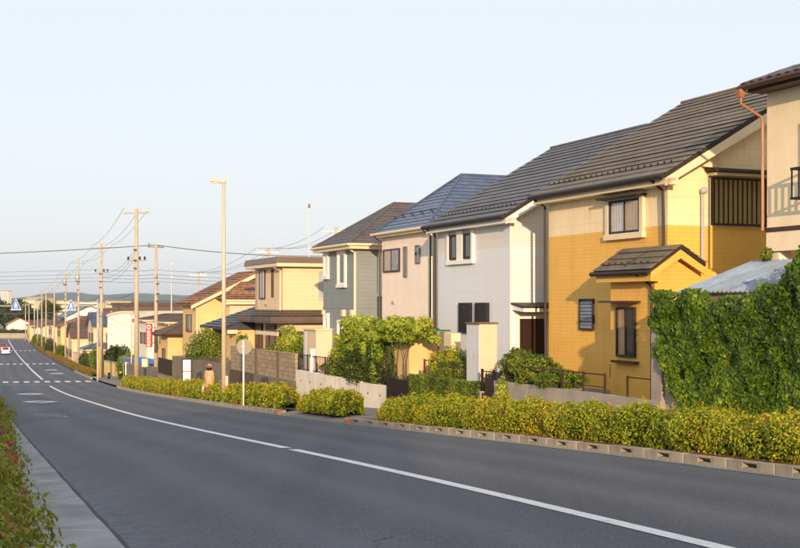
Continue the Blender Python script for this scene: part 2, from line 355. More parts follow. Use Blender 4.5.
# ------------------------------------------------------------------ leaves
def leaves(name, pts, nrm, size, mt, parent=None, aspect=.55, jitter=.7, tint=None, kind=None):
    N = len(pts); nr = nrm + rng.normal(0, jitter, (N, 3)); nr /= np.linalg.norm(nr, axis=1)[:, None] + 1e-9
    a = rng.normal(0, 1, (N, 3)); a -= (a*nr).sum(1)[:, None]*nr; a /= np.linalg.norm(a, axis=1)[:, None] + 1e-9
    b = np.cross(nr, a); s = (size*rng.uniform(.65, 1.3, N))[:, None] if np.isscalar(size) else size[:, None]
    v = np.empty((N, 4, 3)); v[:, 0] = pts - a*s*.5; v[:, 2] = pts + a*s*.5
    v[:, 1] = pts + b*s*aspect*.5 + nr*s*.12; v[:, 3] = pts - b*s*aspect*.5 + nr*s*.12
    me = bpy.data.meshes.new(name); me.vertices.add(N*4); me.vertices.foreach_set('co', v.astype(np.float32).ravel())
    me.loops.add(N*4); me.loops.foreach_set('vertex_index', np.arange(N*4, dtype=np.int32))
    me.polygons.add(N); me.polygons.foreach_set('loop_start', np.arange(0, N*4, 4, dtype=np.int32)); me.polygons.foreach_set('loop_total', np.full(N, 4, np.int32))
    me.update(calc_edges=True)
    at = me.attributes.new('tint', 'FLOAT', 'FACE'); t = rng.random(N) if tint is None else np.clip(tint, 0, 1)
    at.data.foreach_set('value', t.astype(np.float32)); me.materials.append(mt)
    o = bpy.data.objects.new(name, me); col.objects.link(o)
    if parent: o.parent = parent
    if kind: o['kind'] = kind
    return o
def lump(p, sc, seed):
    r = np.random.default_rng(seed); out = np.zeros(len(p))
    for k in range(6):
        d = r.normal(0, 1, 3); d *= sc*(1+.6*k)/np.linalg.norm(d); out += np.sin(p @ d + r.uniform(0, 6.28))/(1+.5*k)
    return out/2.2
def hedge(name, label, path, width, height, count, lsize, mt, group=None, flowers=0, cat='hedge', endr=.5, petal='petal', boxy=2.8, amp=.2, tufts=34):
    """low hedge swept along a path of (x,y,z) ground points"""
    P = np.array(path, float); seg = np.linalg.norm(np.diff(P, axis=0), axis=1); cum = np.concatenate([[0], np.cumsum(seg)]); Lh = cum[-1]
    root = thing(name, label, cat, tuple(P[0]), 0, group); O = P[0]
    def surf(s, th, k):
        c = np.stack([np.interp(s, cum, P[:, i]) for i in range(3)], 1); c2 = np.stack([np.interp(np.minimum(s+.2, Lh), cum, P[:, i]) for i in range(3)], 1); c1 = np.stack([np.interp(np.maximum(s-.2, 0), cum, P[:, i]) for i in range(3)], 1)
        d = c2-c1; d[:, 2] = 0; d /= np.linalg.norm(d, axis=1)[:, None]; sd = np.stack([d[:, 1], -d[:, 0], 0*s], 1)
        co, si = np.cos(th), np.sin(th); e = 2/boxy
        px = np.sign(co)*np.abs(co)**e; pz = np.abs(si)**e
        end = np.clip(np.minimum(s, Lh-s)/endr, 0, 1); end = np.sqrt(1-(1-end)**2)*.93+.07
        q = c + sd*(px*width/2*(.55+.45*end))[:, None]*1.0; q[:, 2] += pz*height*end
        am = 1 + amp*lump(q, 3.3, 3) + amp*.6*lump(q, 8, 4)
        q = c + (q-c)*(am*k)[:, None]
        nn = sd*px[:, None]; nn[:, 2] = pz; return q-O, nn
    N = count; s = rng.uniform(0, Lh, N); th = rng.uniform(0.02, math.pi-.02, N); k = 1.06 - rng.random(N)**1.5*.4
    pts, nn = surf(s, th, k)
    ns, nth = max(10, int(Lh/.3)), 9
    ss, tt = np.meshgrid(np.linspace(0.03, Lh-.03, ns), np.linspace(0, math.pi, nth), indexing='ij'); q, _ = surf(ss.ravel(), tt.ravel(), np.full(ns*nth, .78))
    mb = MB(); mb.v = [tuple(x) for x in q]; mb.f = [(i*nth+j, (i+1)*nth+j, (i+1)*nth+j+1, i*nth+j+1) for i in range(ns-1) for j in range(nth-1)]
    obj('foliage_core', mb, M['leaf_core'], root)  # added opaque dark core: stops see-through, keeps gaps between leaves dark
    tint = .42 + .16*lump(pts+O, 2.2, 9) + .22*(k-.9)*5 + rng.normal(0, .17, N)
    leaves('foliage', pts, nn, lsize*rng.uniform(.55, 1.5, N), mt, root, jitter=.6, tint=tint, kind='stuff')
    nt_ = int(Lh*tufts)
    if nt_:
        b0, bn = surf(rng.uniform(.1, Lh-.1, nt_), rng.uniform(.35, math.pi-.35, nt_), np.full(nt_, .98)); d = bn + np.array([0, 0, .7]) + rng.normal(0, .35, (nt_, 3)); d /= np.linalg.norm(d, axis=1)[:, None]
        m_ = 11; f_ = rng.random((nt_, m_)); L_ = rng.uniform(.07, .2, (nt_, 1)); q_ = (b0[:, None]+d[:, None]*(f_*L_)[:, :, None]+rng.normal(0, .022, (nt_, m_, 3))).reshape(-1, 3)
        leaves('sprigs', q_, np.repeat(d, m_, 0), lsize*.9, mt, root, .5, .8, np.repeat(rng.uniform(.35, 1.0, nt_), m_)*.75+.25*f_.ravel(), kind='stuff')
    if flowers:
        fs = rng.uniform(0, Lh, flowers); fp, fn = surf(fs, rng.uniform(.5, 2.6, flowers), np.full(flowers, 1.06))
        fp = np.repeat(fp, 6, 0) + rng.normal(0, .012, (flowers*6, 3)); leaves('flowers', fp, np.repeat(fn, 6, 0), .038, M[petal], root, .8, kind='stuff')
    return root
def blob_leaves(c, r, count, seed, amp=.25, shell=.45):
    d = rng.normal(0, 1, (count, 3)); d /= np.linalg.norm(d, axis=1)[:, None]
    k = (1 - rng.random(count)**1.5*shell)*(1 + amp*lump(d*2+seed, 2.0, seed)+amp*.5*lump(d*2, 5, seed+1))
    return np.array(c) + d*np.array(r)*k[:, None], d, k
def bush(name, label, loc, r, count, lsize, mt, group=None, cat='shrub', seed=1, zc=None, flowers=0, petal='petal_warm', core=True):
    root = thing(name, label, cat, loc, 0, group); zc = r[2]*.85 if zc is None else zc
    p, d, k = blob_leaves((0, 0, zc), r, count, seed); keep = p[:, 2] > 0.02; p, d, k = p[keep], d[keep], k[keep]
    mb = MB()
    for i in range(5):
        w = R(0, 6.28); mb.tube([(R(-.05, .05), R(-.05, .05), -.05), (math.cos(w)*r[0]*.25, math.sin(w)*r[1]*.25, zc*.6), (math.cos(w)*r[0]*.6, math.sin(w)*r[1]*.6, zc*1.15)], [.03, .02, .006], 5)
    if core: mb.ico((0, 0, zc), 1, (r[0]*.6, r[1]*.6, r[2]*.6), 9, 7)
    obj('foliage_core', mb, M['leaf_core'], root)  # stems, plus an added dark core that fills the gaps
    leaves('foliage', p, d, lsize, mt, root, tint=.45+.3*lump(p*1.0, 3/max(r), seed+3)+rng.normal(0, .2, len(p)), kind='stuff')
    if flowers:
        f, fd, _ = blob_leaves((0, 0, zc), [x*1.03 for x in r], flowers, seed+5, shell=.1); f = np.repeat(f, 5, 0)+rng.normal(0, .03, (flowers*5, 3))
        leaves('flowers', f, np.repeat(fd, 5, 0), .09, M[petal], root, .8, kind='stuff')
    return root
def tree(name, label, loc, h, cr, ch, count, lsize, mt, seed, group=None, nclump=14):
    root = thing(name, label, 'tree', loc, 0, group); rr = random.Random(seed); mb = MB()
    mb.tube([(0, 0, -.2), (rr.uniform(-.1, .1), rr.uniform(-.1, .1), h*.35), (rr.uniform(-.2, .2), rr.uniform(-.2, .2), h*.72)], [h*.028, h*.02, h*.008], 7)
    P, Dn, T = [], [], []
    for i in range(nclump):
        w = i*2.4+rr.uniform(-.5, .5); f = rr.random(); zz = h - ch + ch*(.12+.8*f); rad = cr*math.sqrt(max(.05, 1-(2*f-.85)**2))*.62*rr.uniform(.5, 1.1)
        c = (math.cos(w)*rad, math.sin(w)*rad, zz); mb.tube([(0, 0, h-ch+ (zz-h+ch)*.3), (c[0]*.5, c[1]*.5, (zz+h-ch*.8)*.5), c], [h*.01, h*.006, .01], 5)
        q = cr*rr.uniform(.34, .52); p, d, k = blob_leaves(c, (q, q, q*.8), count//nclump, seed*31+i); P.append(p); Dn.append(d); T.append(np.full(len(p), rr.uniform(.2, .65)))
    obj('trunk', mb, M['bark'], root); p = np.concatenate(P)
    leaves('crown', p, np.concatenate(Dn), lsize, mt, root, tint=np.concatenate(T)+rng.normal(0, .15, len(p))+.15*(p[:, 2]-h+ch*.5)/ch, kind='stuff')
    return root

# ================================================================== GROUND, ROAD, PAVEMENT
gy = [-120, -60, -22] + list(np.arange(-20, 130, 2.)) + list(np.arange(130, 377, 6.)) + [376, 420, 520, 700, 1000, 1500, 2500, 4000, 6000, 6900]
gx = [-6900, -3000, -1200, -600, -300, -150, -60, 0, 60, 150, 300, 700, 2000, 6900]
mb = MB(); mb.v = [(x, y, zr(min(y, 6000)) - .16) for y in gy for x in gx]; w = len(gx)
mb.f = [(j*w+i, j*w+i+1, (j+1)*w+i+1, (j+1)*w+i) for j in range(len(gy)-1) for i in range(w-1)]
M['ground'] = mat('ground', S(120, 116, 92), .95, .35, .05, 3, .5)
struct('ground', mb, M['ground'])
RY = [y for y in gy if -22 <= y <= 376]
def ribbon(ys, fa, fb, dz, sub=1):
    mb = MB()
    for y in ys:
        a, b = fa(y), fb(y)
        for k in range(sub+1): mb.v.append((a+(b-a)*k/sub, y, zr(y)+dz))
    w = sub+1; mb.f = [(j*w+i, j*w+i+1, (j+1)*w+i+1, (j+1)*w+i) for j in range(len(ys)-1) for i in range(sub)]
    return mb
rd = struct('road', ribbon(RY, XL, lambda y: XR(y)+.1, 0, 8), M['asphalt'])
la_ = rd.data.attributes.new('lat', 'FLOAT', 'POINT'); la_.data.foreach_set('value', [(v.co.x-XC(v.co.y))*.94 for v in rd.data.vertices])
gut = struct('gutter_apron', ribbon([y for y in RY if y <= 130], lambda y: XL(y)-.68, lambda y: XL(y)-.01, .006), M['gutter'])
struct('pavement', ribbon(RY, lambda y: XR(y)+(.16 if not 33 < y < 41 else .95), lambda y: XR(y)+9, .15), M['sidewalk'])
struct('opposite_pavement', ribbon(RY, lambda y: XL(y)-14, lambda y: XL(y)-.86, .15), M['sidewalk'])
# shallow joints across the apron slabs
for y in np.arange(6, 60, 2.4):
    y = float(y); obj('joint', ribbon([y, y+.016], lambda q: XL(q)-.6, lambda q: XL(q)-.1, .0095), M['sign_white'] if False else M['concrete_pale'], gut)
edge = struct('gutter_strip', ribbon([y for y in RY if 8 <= y <= 96], lambda y: XR(y)-.16, lambda y: XR(y)-.0, .006), M['gutter'])
# ---- painted marks
def ys(a, b, st=.5): return [float(v) for v in np.arange(a, b, st)] + [b]
def mark(name, mb, m='road_paint'): return struct(name, mb, M[m])
lw = .1
mark('centre_line_near', ribbon(ys(4, 21.9), lambda y: XC(y)-lw*1.05, lambda y: XC(y)+lw*1.05, .006))
mark('centre_line', ribbon(ys(22.3, 103), lambda y: XC(y)-lw*1.05, lambda y: XC(y)+lw*1.05, .006))
mark('centre_line_far', ribbon(ys(122, 376, 2), lambda y: XC(y)-lw*1.3, lambda y: XC(y)+lw*1.3, .006))
def road_pt(y, f):   # f: -1 left edge, 0 centre, 1 right kerb
    return XC(y)+(XC(y)-XL(y))*f if f < 0 else XC(y)+(XR(y)-XC(y))*f
def sheet(poly, dz=.007):
    mb = MB(); mb.v = [(x, y, zr(y)+dz) for x, y in poly]; mb.f = [tuple(range(len(poly)))]; return mb
def along(y, off, l):   # road-aligned point: station y, lateral offset from centre, along l
    d = Vector((XC(y+2)-XC(y-2), 4)).normalized(); nrm = Vector((d.y, -d.x)); p = Vector((XC(y), y)) + nrm*off + d*l; return (p.x, p.y)
def zebra(y, n0, n1, name):
    root = struct(name, sheet([along(y, n0*.95, -.3), along(y, n0*.95+.45, -.3), along(y, n0*.95+.45, 3.4), along(y, n0*.95, 3.4)]), M['road_paint'])
    k = n0+1
    while k <= n1:
        obj('stripe', sheet([along(y, k*.95, -.3), along(y, k*.95+.48, -.3), along(y, k*.95+.48, 3.6), along(y, k*.95, 3.6)]), M['road_paint'], root); k += 1
zebra(113.5, -5, 4, 'zebra_crossing'); zebra(182, -5, 4, 'zebra_crossing_far'); zebra(262, -5, 4, 'zebra_crossing_farthest')
mark('stop_line', sheet([along(106, -4.4, 0), along(106, 0, 0), along(106, 0, .45), along(106, -4.4, .45)]), 'faded_paint')
def diamond(y, off, name, m='paint_white'):
    def loop(s): return [along(y, off, -2.6*s), along(y, off+.9*s, 0), along(y, off, 2.6*s), along(y, off-.9*s, 0)]
    o, i = loop(1), loop(.56); mb = MB(); mb.v = [(x, q, zr(q)+.007) for x, q in o+i]; mb.f = [(k, (k+1) % 4, 4+(k+1) % 4, 4+k) for k in range(4)]
    struct(name, mb, M[m])
diamond(60.5, -2.35, 'painted_diamond'); diamond(80, -2.3, 'painted_diamond.001'); diamond(142, 2.4, 'painted_diamond.002'); diamond(156, 2.4, 'painted_diamond.003')
for k in range(5):
    y = 38.5+k*.75; struct('worn_mark', sheet([along(y, -3.2, 0), along(y, -2.2+.2*math.sin(k*3), 0), along(y, -2.2, .22), along(y, -3.2, .22)]), M['faded_paint'])
# lighter strips where the asphalt was cut and patched
M['asphalt_patch'] = asphalt('asphalt_patch', S(104, 101, 98))
M['tar'] = mat('tar', S(58, 56, 56), .8, .2, 5, 40, .3)
struct('tar_seam', ribbon(ys(5, 60), lambda y: XL(y)-.02+.006*math.sin(y*3), lambda y: XL(y)+.018+.01*math.sin(y*5), .009), M['tar'])

# ---- kerbs of single cast blocks, each with a drain slot
def kerb_block(L, slot=True):
    mb = MB(); h, d = .2, .17
    if not slot: return mb.box(-L/2, L/2, 0, d, -.05, .155)
    a, b, z0, z1 = -.17, .15, .06, .115
    mb.box(-L/2, a, 0, d, -.05, .155); mb.box(b, L/2, 0, d, -.05, .155); mb.box(a, b, 0, d, -.05, z0); mb.box(a, b, 0, d, z1, .155); mb.box(a, b, .11, d, z0, z1)
    return mb
KB = 1.12
def kerb(name, fx, y0, y1, slot, side, m):
    root = bpy.data.objects.new(name, None); col.objects.link(root); root['kind'] = 'structure'
    me = None; y = y0; i = 0
    while y < y1:
        d = Vector((fx(y+.4)-fx(y-.4), .8, zr(y+.4)-zr(y-.4))).normalized(); p = Vector((fx(y), y, zr(y)))
        if me is None: o = obj('kerb_block', kerb_block(KB-.008, slot), m, root, bevel=.012); me = o.data
        else:
            o = bpy.data.objects.new('kerb_block', me); col.objects.link(o); o.parent = root
            mo = o.modifiers.new("edge", 'BEVEL'); mo.width = .012; mo.segments = 1; mo.limit_method = 'ANGLE'
        x = d*(-1 if side > 0 else 1); z = Vector((0, 0, 1)); yv = z.cross(x).normalized(); zv = x.cross(yv)
        if side > 0: pass
        o.matrix_local = Matrix.Translation(p + Vector((0, 0, R(-.006, .006)))) @ Matrix((x, yv, zv)).transposed().to_4x4()
        y += KB*d.y; i += 1
    return root
kr = kerb('kerb', XR, 6.5, 33.4, True, 1, M['kerb']); kr2 = kerb('kerb.001', XR, 40.6, 97, True, 1, M['kerb'])
kerb('kerb.002', XR, 124, 150, False, 1, M['kerb'])
kl = kerb('kerb.003', lambda y: XL(y)-.69, 5, 46, False, -1, M['kerb'])
# dropped kerb at the driveway
def ramp(ys_, prof, m, name):
    mb = MB()
    for y in ys_:
        for dx, dz in prof: mb.v.append((XR(y)+dx, y, zr(y)+dz))
    w = len(prof); mb.f = [(j*w+i, j*w+i+1, (j+1)*w+i+1, (j+1)*w+i) for j in range(len(ys_)-1) for i in range(w-1)]; return struct(name, mb, m)
ramp(ys(33.4, 40.7), [(0, -.05), (0.001, .05), (.17, .055)], M['kerb'], 'dropped_kerb'); ramp(ys(33.2, 40.9), [(.165, .056), (.9, .153), (1.2, .153)], M['sidewalk'], 'driveway_ramp')
struct('pavement_edge', ribbon(ys(6, 140), lambda y: XR(y)+.1, lambda y: XR(y)+.165, -.02), M['kerb'])
for a, b in ((8, 15.2), (16.4, 19), (20.3, 26), (27, 32), (41, 50), (64, 90)):   # orange strip behind the kerb
    e = ribbon(ys(a, b), lambda y: XR(y)+.115, lambda y: XR(y)+.2, .168); obj('orange_strip', e, M['orange_edge'], kr)
for a, b in ((6.5, 33), (41, 96)): obj('planting_bed', ribbon(ys(a, b), lambda y: XR(y)+.21, lambda y: XR(y)+1.25, .158), M['soil'], kr)
for y in (33.45, 40.45):
    p = (XR(y)+.1, y, zr(y)); 
    struct('kerb_end', MB().box(p[0]-.1, p[0]+.12, p[1]-.35, p[1]+.2, p[2]+.0, p[2]+.13), M['orange_edge'])

# ---- azalea hedges
def hp(y0, y1, f, st=1.): return [(f(y), y, zr(y)+.14) for y in list(np.arange(y0, y1, st))+[y1]]
hc = lambda y: XR(y)+.78
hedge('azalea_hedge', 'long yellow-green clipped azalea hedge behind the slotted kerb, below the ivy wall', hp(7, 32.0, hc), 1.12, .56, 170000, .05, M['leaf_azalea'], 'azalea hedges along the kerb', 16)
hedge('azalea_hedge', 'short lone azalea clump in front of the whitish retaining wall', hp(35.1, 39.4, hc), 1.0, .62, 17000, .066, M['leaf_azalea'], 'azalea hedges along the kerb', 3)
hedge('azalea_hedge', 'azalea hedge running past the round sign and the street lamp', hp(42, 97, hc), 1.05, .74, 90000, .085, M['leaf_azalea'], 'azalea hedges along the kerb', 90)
hedge('azalea_hedge', 'low brownish azalea strip running down the slope beyond the zebra crossing', hp(128, 300, lambda y: XR(y)+.9, 4.), 1.0, .5, 34000, .16, M['leaf_azalea_far'], 'azalea hedges along the kerb')
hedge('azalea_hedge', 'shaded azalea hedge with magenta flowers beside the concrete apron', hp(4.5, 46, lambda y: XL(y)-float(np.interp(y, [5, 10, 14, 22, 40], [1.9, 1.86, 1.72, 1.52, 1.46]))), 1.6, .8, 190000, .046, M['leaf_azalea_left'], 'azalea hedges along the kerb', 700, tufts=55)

# ================================================================== HOUSES
class Face:
    """maps (a, z, d) on a wall to local coordinates; d is the distance proud of the wall"""
    def __init__(s, kind, pos): s.k = kind; s.p = pos
    def box(s, mb, a0, a1, z0, z1, d0, d1):
        if s.k == 'F': return mb.box(a0, a1, s.p-d1, s.p-d0, z0, z1)
        if s.k == 'R': return mb.box(s.p+d0, s.p+d1, a0, a1, z0, z1)
        if s.k == 'L': return mb.box(s.p-d1, s.p-d0, a0, a1, z0, z1)
def window(par, F, a0, a1, z0, z1, fm='dark_metal', panes=2, gm=('glass_dark',), trim=None, tw=.12, sill=True, fw=.05, hood=None, tb=0):
    w = MB(); F.box(w, a0, a1, z1-fw, z1, .0, .07); F.box(w, a0, a1, z0, z0+fw, .0, .07); F.box(w, a0, a0+fw, z0+fw, z1-fw, .0, .07); F.box(w, a1-fw, a1, z0+fw, z1-fw, .0, .07)
    for k in range(1, panes):
        m = a0+(a1-a0)*k/panes; F.box(w, m-.025, m+.025, z0+fw, z1-fw, .0, .06)
    o = obj('window', w, M[fm], par)
    for k in range(panes):
        p0 = a0+fw+(a1-a0-2*fw)*k/panes; p1 = a0+fw+(a1-a0-2*fw)*(k+1)/panes
        g = MB(); F.box(g, p0+.003, p1-.003, z0+fw, z1-fw, .012+.01*(k % 2), .03+.01*(k % 2)); obj('pane', g, M[gm[k % len(gm)]], o)
    if trim:
        t = MB(); F.box(t, a0-tw, a1+tw, z1+.002, z1+tw, 0, .09); F.box(t, a0-tw, a0-.002, z0-tw*tb, z1, 0, .09); F.box(t, a1+.002, a1+tw, z0-tw*tb, z1, 0, .09); obj('window_trim', t, M[trim], o)
        if sill: s = MB(); F.box(s, a0-tw-.03, a1+tw+.03, z0-.16, z0-.003-tw*tb, 0, .13); obj('sill', s, M[trim], o)
    if hood:
        h = MB(); F.box(h, a0-.24, a1+.24, z1+.035, z1+.085, 0, .34); obj('hood', h, M[hood], o)
    return o
def louvre(par, F, a0, a1, z0, z1, n, fm='dark_metal', sm='glass_blue'):
    w = MB()
    for (p, q, r, s) in ((a0, a1, z1-.04, z1), (a0, a1, z0, z0+.04), (a0, a0+.04, z0+.04, z1-.04), (a1-.04, a1, z0+.04, z1-.04)): F.box(w, p, q, r, s, 0, .07)
    o = obj('window', w, M[fm], par); b = MB(); F.box(b, a0+.04, a1-.04, z0+.04, z1-.04, .002, .012); obj('pane', b, M['glass_dark'], o)
    for k in range(n):
        z = z0+.05+(z1-z0-.1)*k/n; s = MB(); F.box(s, a0+.045, a1-.045, z, z+(z1-z0-.1)/n*.8, .02, .045); obj('slat', s, M[sm], o)
    return o
def shutter(par, F, a0, a1, z0, z1, n, fm='black_iron', sm='black_iron', vertical=False, d=.1, back='door_brown'):
    w = MB()
    for (p, q, r, s) in ((a0, a1, z1-.05, z1), (a0, a1, z0, z0+.05), (a0, a0+.05, z0+.05, z1-.05), (a1-.05, a1, z0+.05, z1-.05)): F.box(w, p, q, r, s, 0, d)
    o = obj('shutter', w, M[fm], par); b = MB(); F.box(b, a0+.05, a1-.05, z0+.05, z1-.05, .002, d*.5); obj('panel', b, M[back], o)
    for k in range(n):
        s = MB()
        if vertical: x = a0+.05+(a1-a0-.1)*(k+.2)/n; F.box(s, x, x+(a1-a0-.1)/n*.6, z0+.05, z1-.05, d*.5+.01, d*.9)
        else: z = z0+.05+(z1-z0-.1)*(k+.15)/n; F.box(s, a0+.05, a1-.05, z, z+(z1-z0-.1)/n*.7, d*.5+.01, d*.9)
        obj('slat', s, M[sm], o)
    return o
def courses(par, A, B, C, D, n, th, m, name='tile_course'):
    """overlapping courses on a roof slope: A,B lower edge, D,C upper edge"""
    A, B, C, D = map(Vector, (A, B, C, D)); N = (B-A).cross(D-A).normalized()
    if N.z < 0: N = -N
    for k in range(n):
        f0, f1 = k/n, min(1, (k+1.12)/n); l0, l1 = A.lerp(D, f0), B.lerp(C, f0); u0, u1 = A.lerp(D, f1), B.lerp(C, f1)
        if (u1-u0).length < .03: u1 = u0+(B-A).normalized()*.03
        g0 = min(1, (k+.3)/n); b0_, b1_ = A.lerp(D, g0), B.lerp(C, g0)
        th_ = th*R(.85, 1.15); sh_ = (B-A).normalized()*R(-.012, .012); l0, l1, u0, u1 = l0+sh_, l1+sh_, u0+sh_, u1+sh_
        mb = MB(); e = N*.004; mb.hexa([b0_+e, b1_+e, u1+e, u0+e, l0+N*th_, l1+N*(th_+R(-.006, .006)), u1+N*(th*.35), u0+N*(th*.35)]); obj(name, mb, m, par)
def snow_guards(par, x0, x1, y, z, m, step=.3):
    mb = MB(); x = x0
    while x < x1: mb.box(x, x+.05, y, y+.02, z, z+.06); x += step
    o = obj('snow_guard_row', mb, m, par); o['kind'] = 'stuff'
def gutter_tube(par, p0, p1, r=.06, m='dark_metal'): return obj('gutter', MB().tube([p0, p1], r, 8), M[m], par)
def pipe(par, pts, r=.035, m='dark_metal', name='downpipe'): return obj(name, MB().tube(pts, r, 7), M[m], par)
def gable_house(W, D, ze, slope, oh, ol, orr, root, wall_m, roof_m, n_c, trim='cream_trim', th=.042):
    """ridge along the street (local x)"""
    zr_ = ze + slope*(D/2+oh); zw = ze + slope*oh - .16
    obj('wall', MB().prism_x([(0, -.9), (D, -.9), (D, zw), (D/2, zr_-.16), (0, zw)], 0, W), wall_m, root)
    rf = obj('roof', MB().prism_x([(-oh, ze), (-oh, ze-.1), (D/2, zr_-.12), (D+oh, ze-.1), (D+oh, ze), (D/2, zr_)], -ol, W+orr), M['dark_metal'], root)
    courses(rf, (-ol-.03, -oh-.05, ze-.02), (W+orr+.03, -oh-.05, ze-.02), (W+orr+.03, D/2, zr_), (-ol-.03, D/2, zr_), n_c, th, roof_m)
    courses(rf, (-ol-.03, D+oh, ze), (W+orr+.03, D+oh, ze), (W+orr+.03, D/2, zr_), (-ol-.03, D/2, zr_), 6, th, roof_m)
    obj('ridge_cap', MB().tube([(-ol-.04, D/2, zr_+.02), (W+orr+.04, D/2, zr_+.02)], .07, 7), roof_m, rf)
    # fascia under the eave, barge boards under both verges
    obj('fascia', MB().box(-ol+.02, W+orr-.02, -oh+.05, -.005, ze-.26, ze-.102), M[trim], root)
    for x0, x1 in ((W+.003, W+orr-.02), (-ol+.02, -.003)):
        b = MB(); b.prism_x([(-oh+.06, ze-.3), (-oh+.06, ze-.105+slope*.0), (D/2, zr_-.125), (D+oh-.06, ze-.105), (D+oh-.06, ze-.3), (D/2, zr_-.125-.36)], x1-.06 if x0 > 0 else x0, x1 if x0 > 0 else x0+.06); obj('barge_board', b, M[trim], root)
        s = MB(); s.prism_x([(-oh+.07, ze-.26), (-oh+.07, ze-.115), (D/2, zr_-.135), (D/2, zr_-.28)], x0, x1-.065 if x0 > 0 else x1); obj('soffit', s, M[trim], root)
    return rf, zr_
# ---------------------------------------------------------------- yellow house
yh = thing('yellow_house', 'yellow two-storey house with paler upper siding and brown tiled gable roof', 'house', NT(18.3, 32.1, -2.6), HROT, 'two-storey houses along the street')
W, D = 6.15, 10.2
rf, zrid = gable_house(W, D, 5.93, .575, .45, .25, .5, yh, M['yellow_wall'], M['roof_brown'], 19)
snow_guards(rf, -.1, W+.3, .05, 5.93+.575*.5+.07, M['dark_metal'])
gutter_tube(yh, (-.28, -.52, 5.87), (W+.53, -.52, 5.87), .075)
F, Rt = Face('F', 0.), Face('R', W)
obj('foundation', MB().box(-.02, W+.02, -.02, D, -.95, .22), M['concrete'], yh)
window(yh, F, 3.46, 4.98, 4.56, 5.48, panes=2, gm=('glass_curtain', 'glass_tan'), trim='cream_trim', tw=.16, fw=.065, hood='dark_metal', tb=0)
louvre(yh, F, 1.86, 2.62, 1.88, 2.78, 8)
# corner bay with its own small gable roof
b0, b1, yb = 4.55, W+.45, -.7
obj('bay', MB().prism_x([(yb, -.3), (1.2, -.3), (1.2, 3.42), (-.13, 4.0), (yb, 3.62)], b0, b1), M['yellow_plain'], yh)
obj('bay_foundation', MB().box(b0-.01, b1+.01, yb-.01, 1.19, -.95, .12), M['concrete'], yh)
br = obj('bay_roof', MB().prism_x([(-1.07, 3.5), (-1.07, 3.42), (-.13, 4.02), (.62, 3.58), (.62, 3.66), (-.13, 4.12)], b0-.25, b1+.32), M['dark_metal'], yh)
courses(br, (b0-.27, -1.12, 3.47), (b1+.34, -1.12, 3.47), (b1+.34, -.13, 4.12), (b0-.27, -.13, 4.12), 4, .04, M['roof_brown'])
courses(br, (b0-.27, .66, 3.64), (b1+.34, .66, 3.64), (b1+.34, -.13, 4.12), (b0-.27, -.13, 4.12), 3, .04, M['roof_brown'])
obj('barge_board', MB().prism_x([(-1.03, 3.22), (-1.03, 3.41), (-.13, 4.0), (.6, 3.57), (.6, 3.38), (-.13, 3.78)], b1+.24, b1+.3), M['yellow_plain'], yh)
obj('fascia', MB().box(b0-.2, b1+.236, -1.02, yb-.003, 3.2, 3.4), M['yellow_plain'], yh)
snow_guards(br, b0-.1, b1+.2, -.9, 3.66, M['dark_metal'])
gutter_tube(yh, (b0-.3, -1.13, 3.42), (b1+.36, -1.13, 3.42), .06)
Fb = Face('F', yb)
window(yh, Fb, b0+.35, b0+1.22, 1.24, 2.55, panes=2, gm=('glass_tan', 'glass_dark'), fw=.055)
obj('bay_hood', MB().box(b0-.02, b0+1.42, yb-.38, yb, 2.66, 2.71), M['brown_metal'], yh); obj('sill', MB().box(b0+.25, b0+1.35, yb-.16, yb, 1.08, 1.14), M['brown_metal'], yh)
Rb = Face('R', b1)
# side wall facing the camera
shutter(yh, Rt, 1.35, 3.6, 4.7, 5.95, 14, 'black_iron', 'olive_slat', True, .09, 'dark_metal')
obj('awning', MB().prism_y([(W, 6.22), (W+.5, 6.12), (W+.5, 6.06), (W, 6.1)], 1.15, 3.8), M['dark_metal'], yh); obj('awning_box', MB().box(W+.001, W+.36, 1.25, 3.7, 5.98, 6.055), M['cream_trim'], yh)
pipe(yh, [(W+.1, 1.02, .2), (W+.1, 1.02, 5.5)], .05, 'grey_plastic', 'vent_pipe'); obj('vent_cap', MB().ico((W+.14, 1.02, 5.58), .1), M['grey_plastic'], yh, True)
pipe(yh, [(-.06, -.5, 5.82), (-.06, -.1, 5.6), (-.06, -.08, .0)], .04); pipe(yh, [(W-.04, -.5, 5.82), (W-.04, -.12, 5.55), (W-.04, -.09, 4.15), (W-.3, -.2, 4.05), (b0+1.1, -.98, 3.6)], .04)
pipe(yh, [(b1-.3, -1.1, 3.4), (b1-.3, yb-.06, 3.2), (b1-.06, yb-.06, 3.05), (b1-.06, yb-.06, 0)], .035)
pipe(yh, [(4.0, -.35, .62), (4.0, -.35, .98)], .02, 'brown_metal', 'tap_post')
obj('vent', MB().box(3.55, 3.95, -.05, -.001, .12, .3), M['dark_metal'], yh)
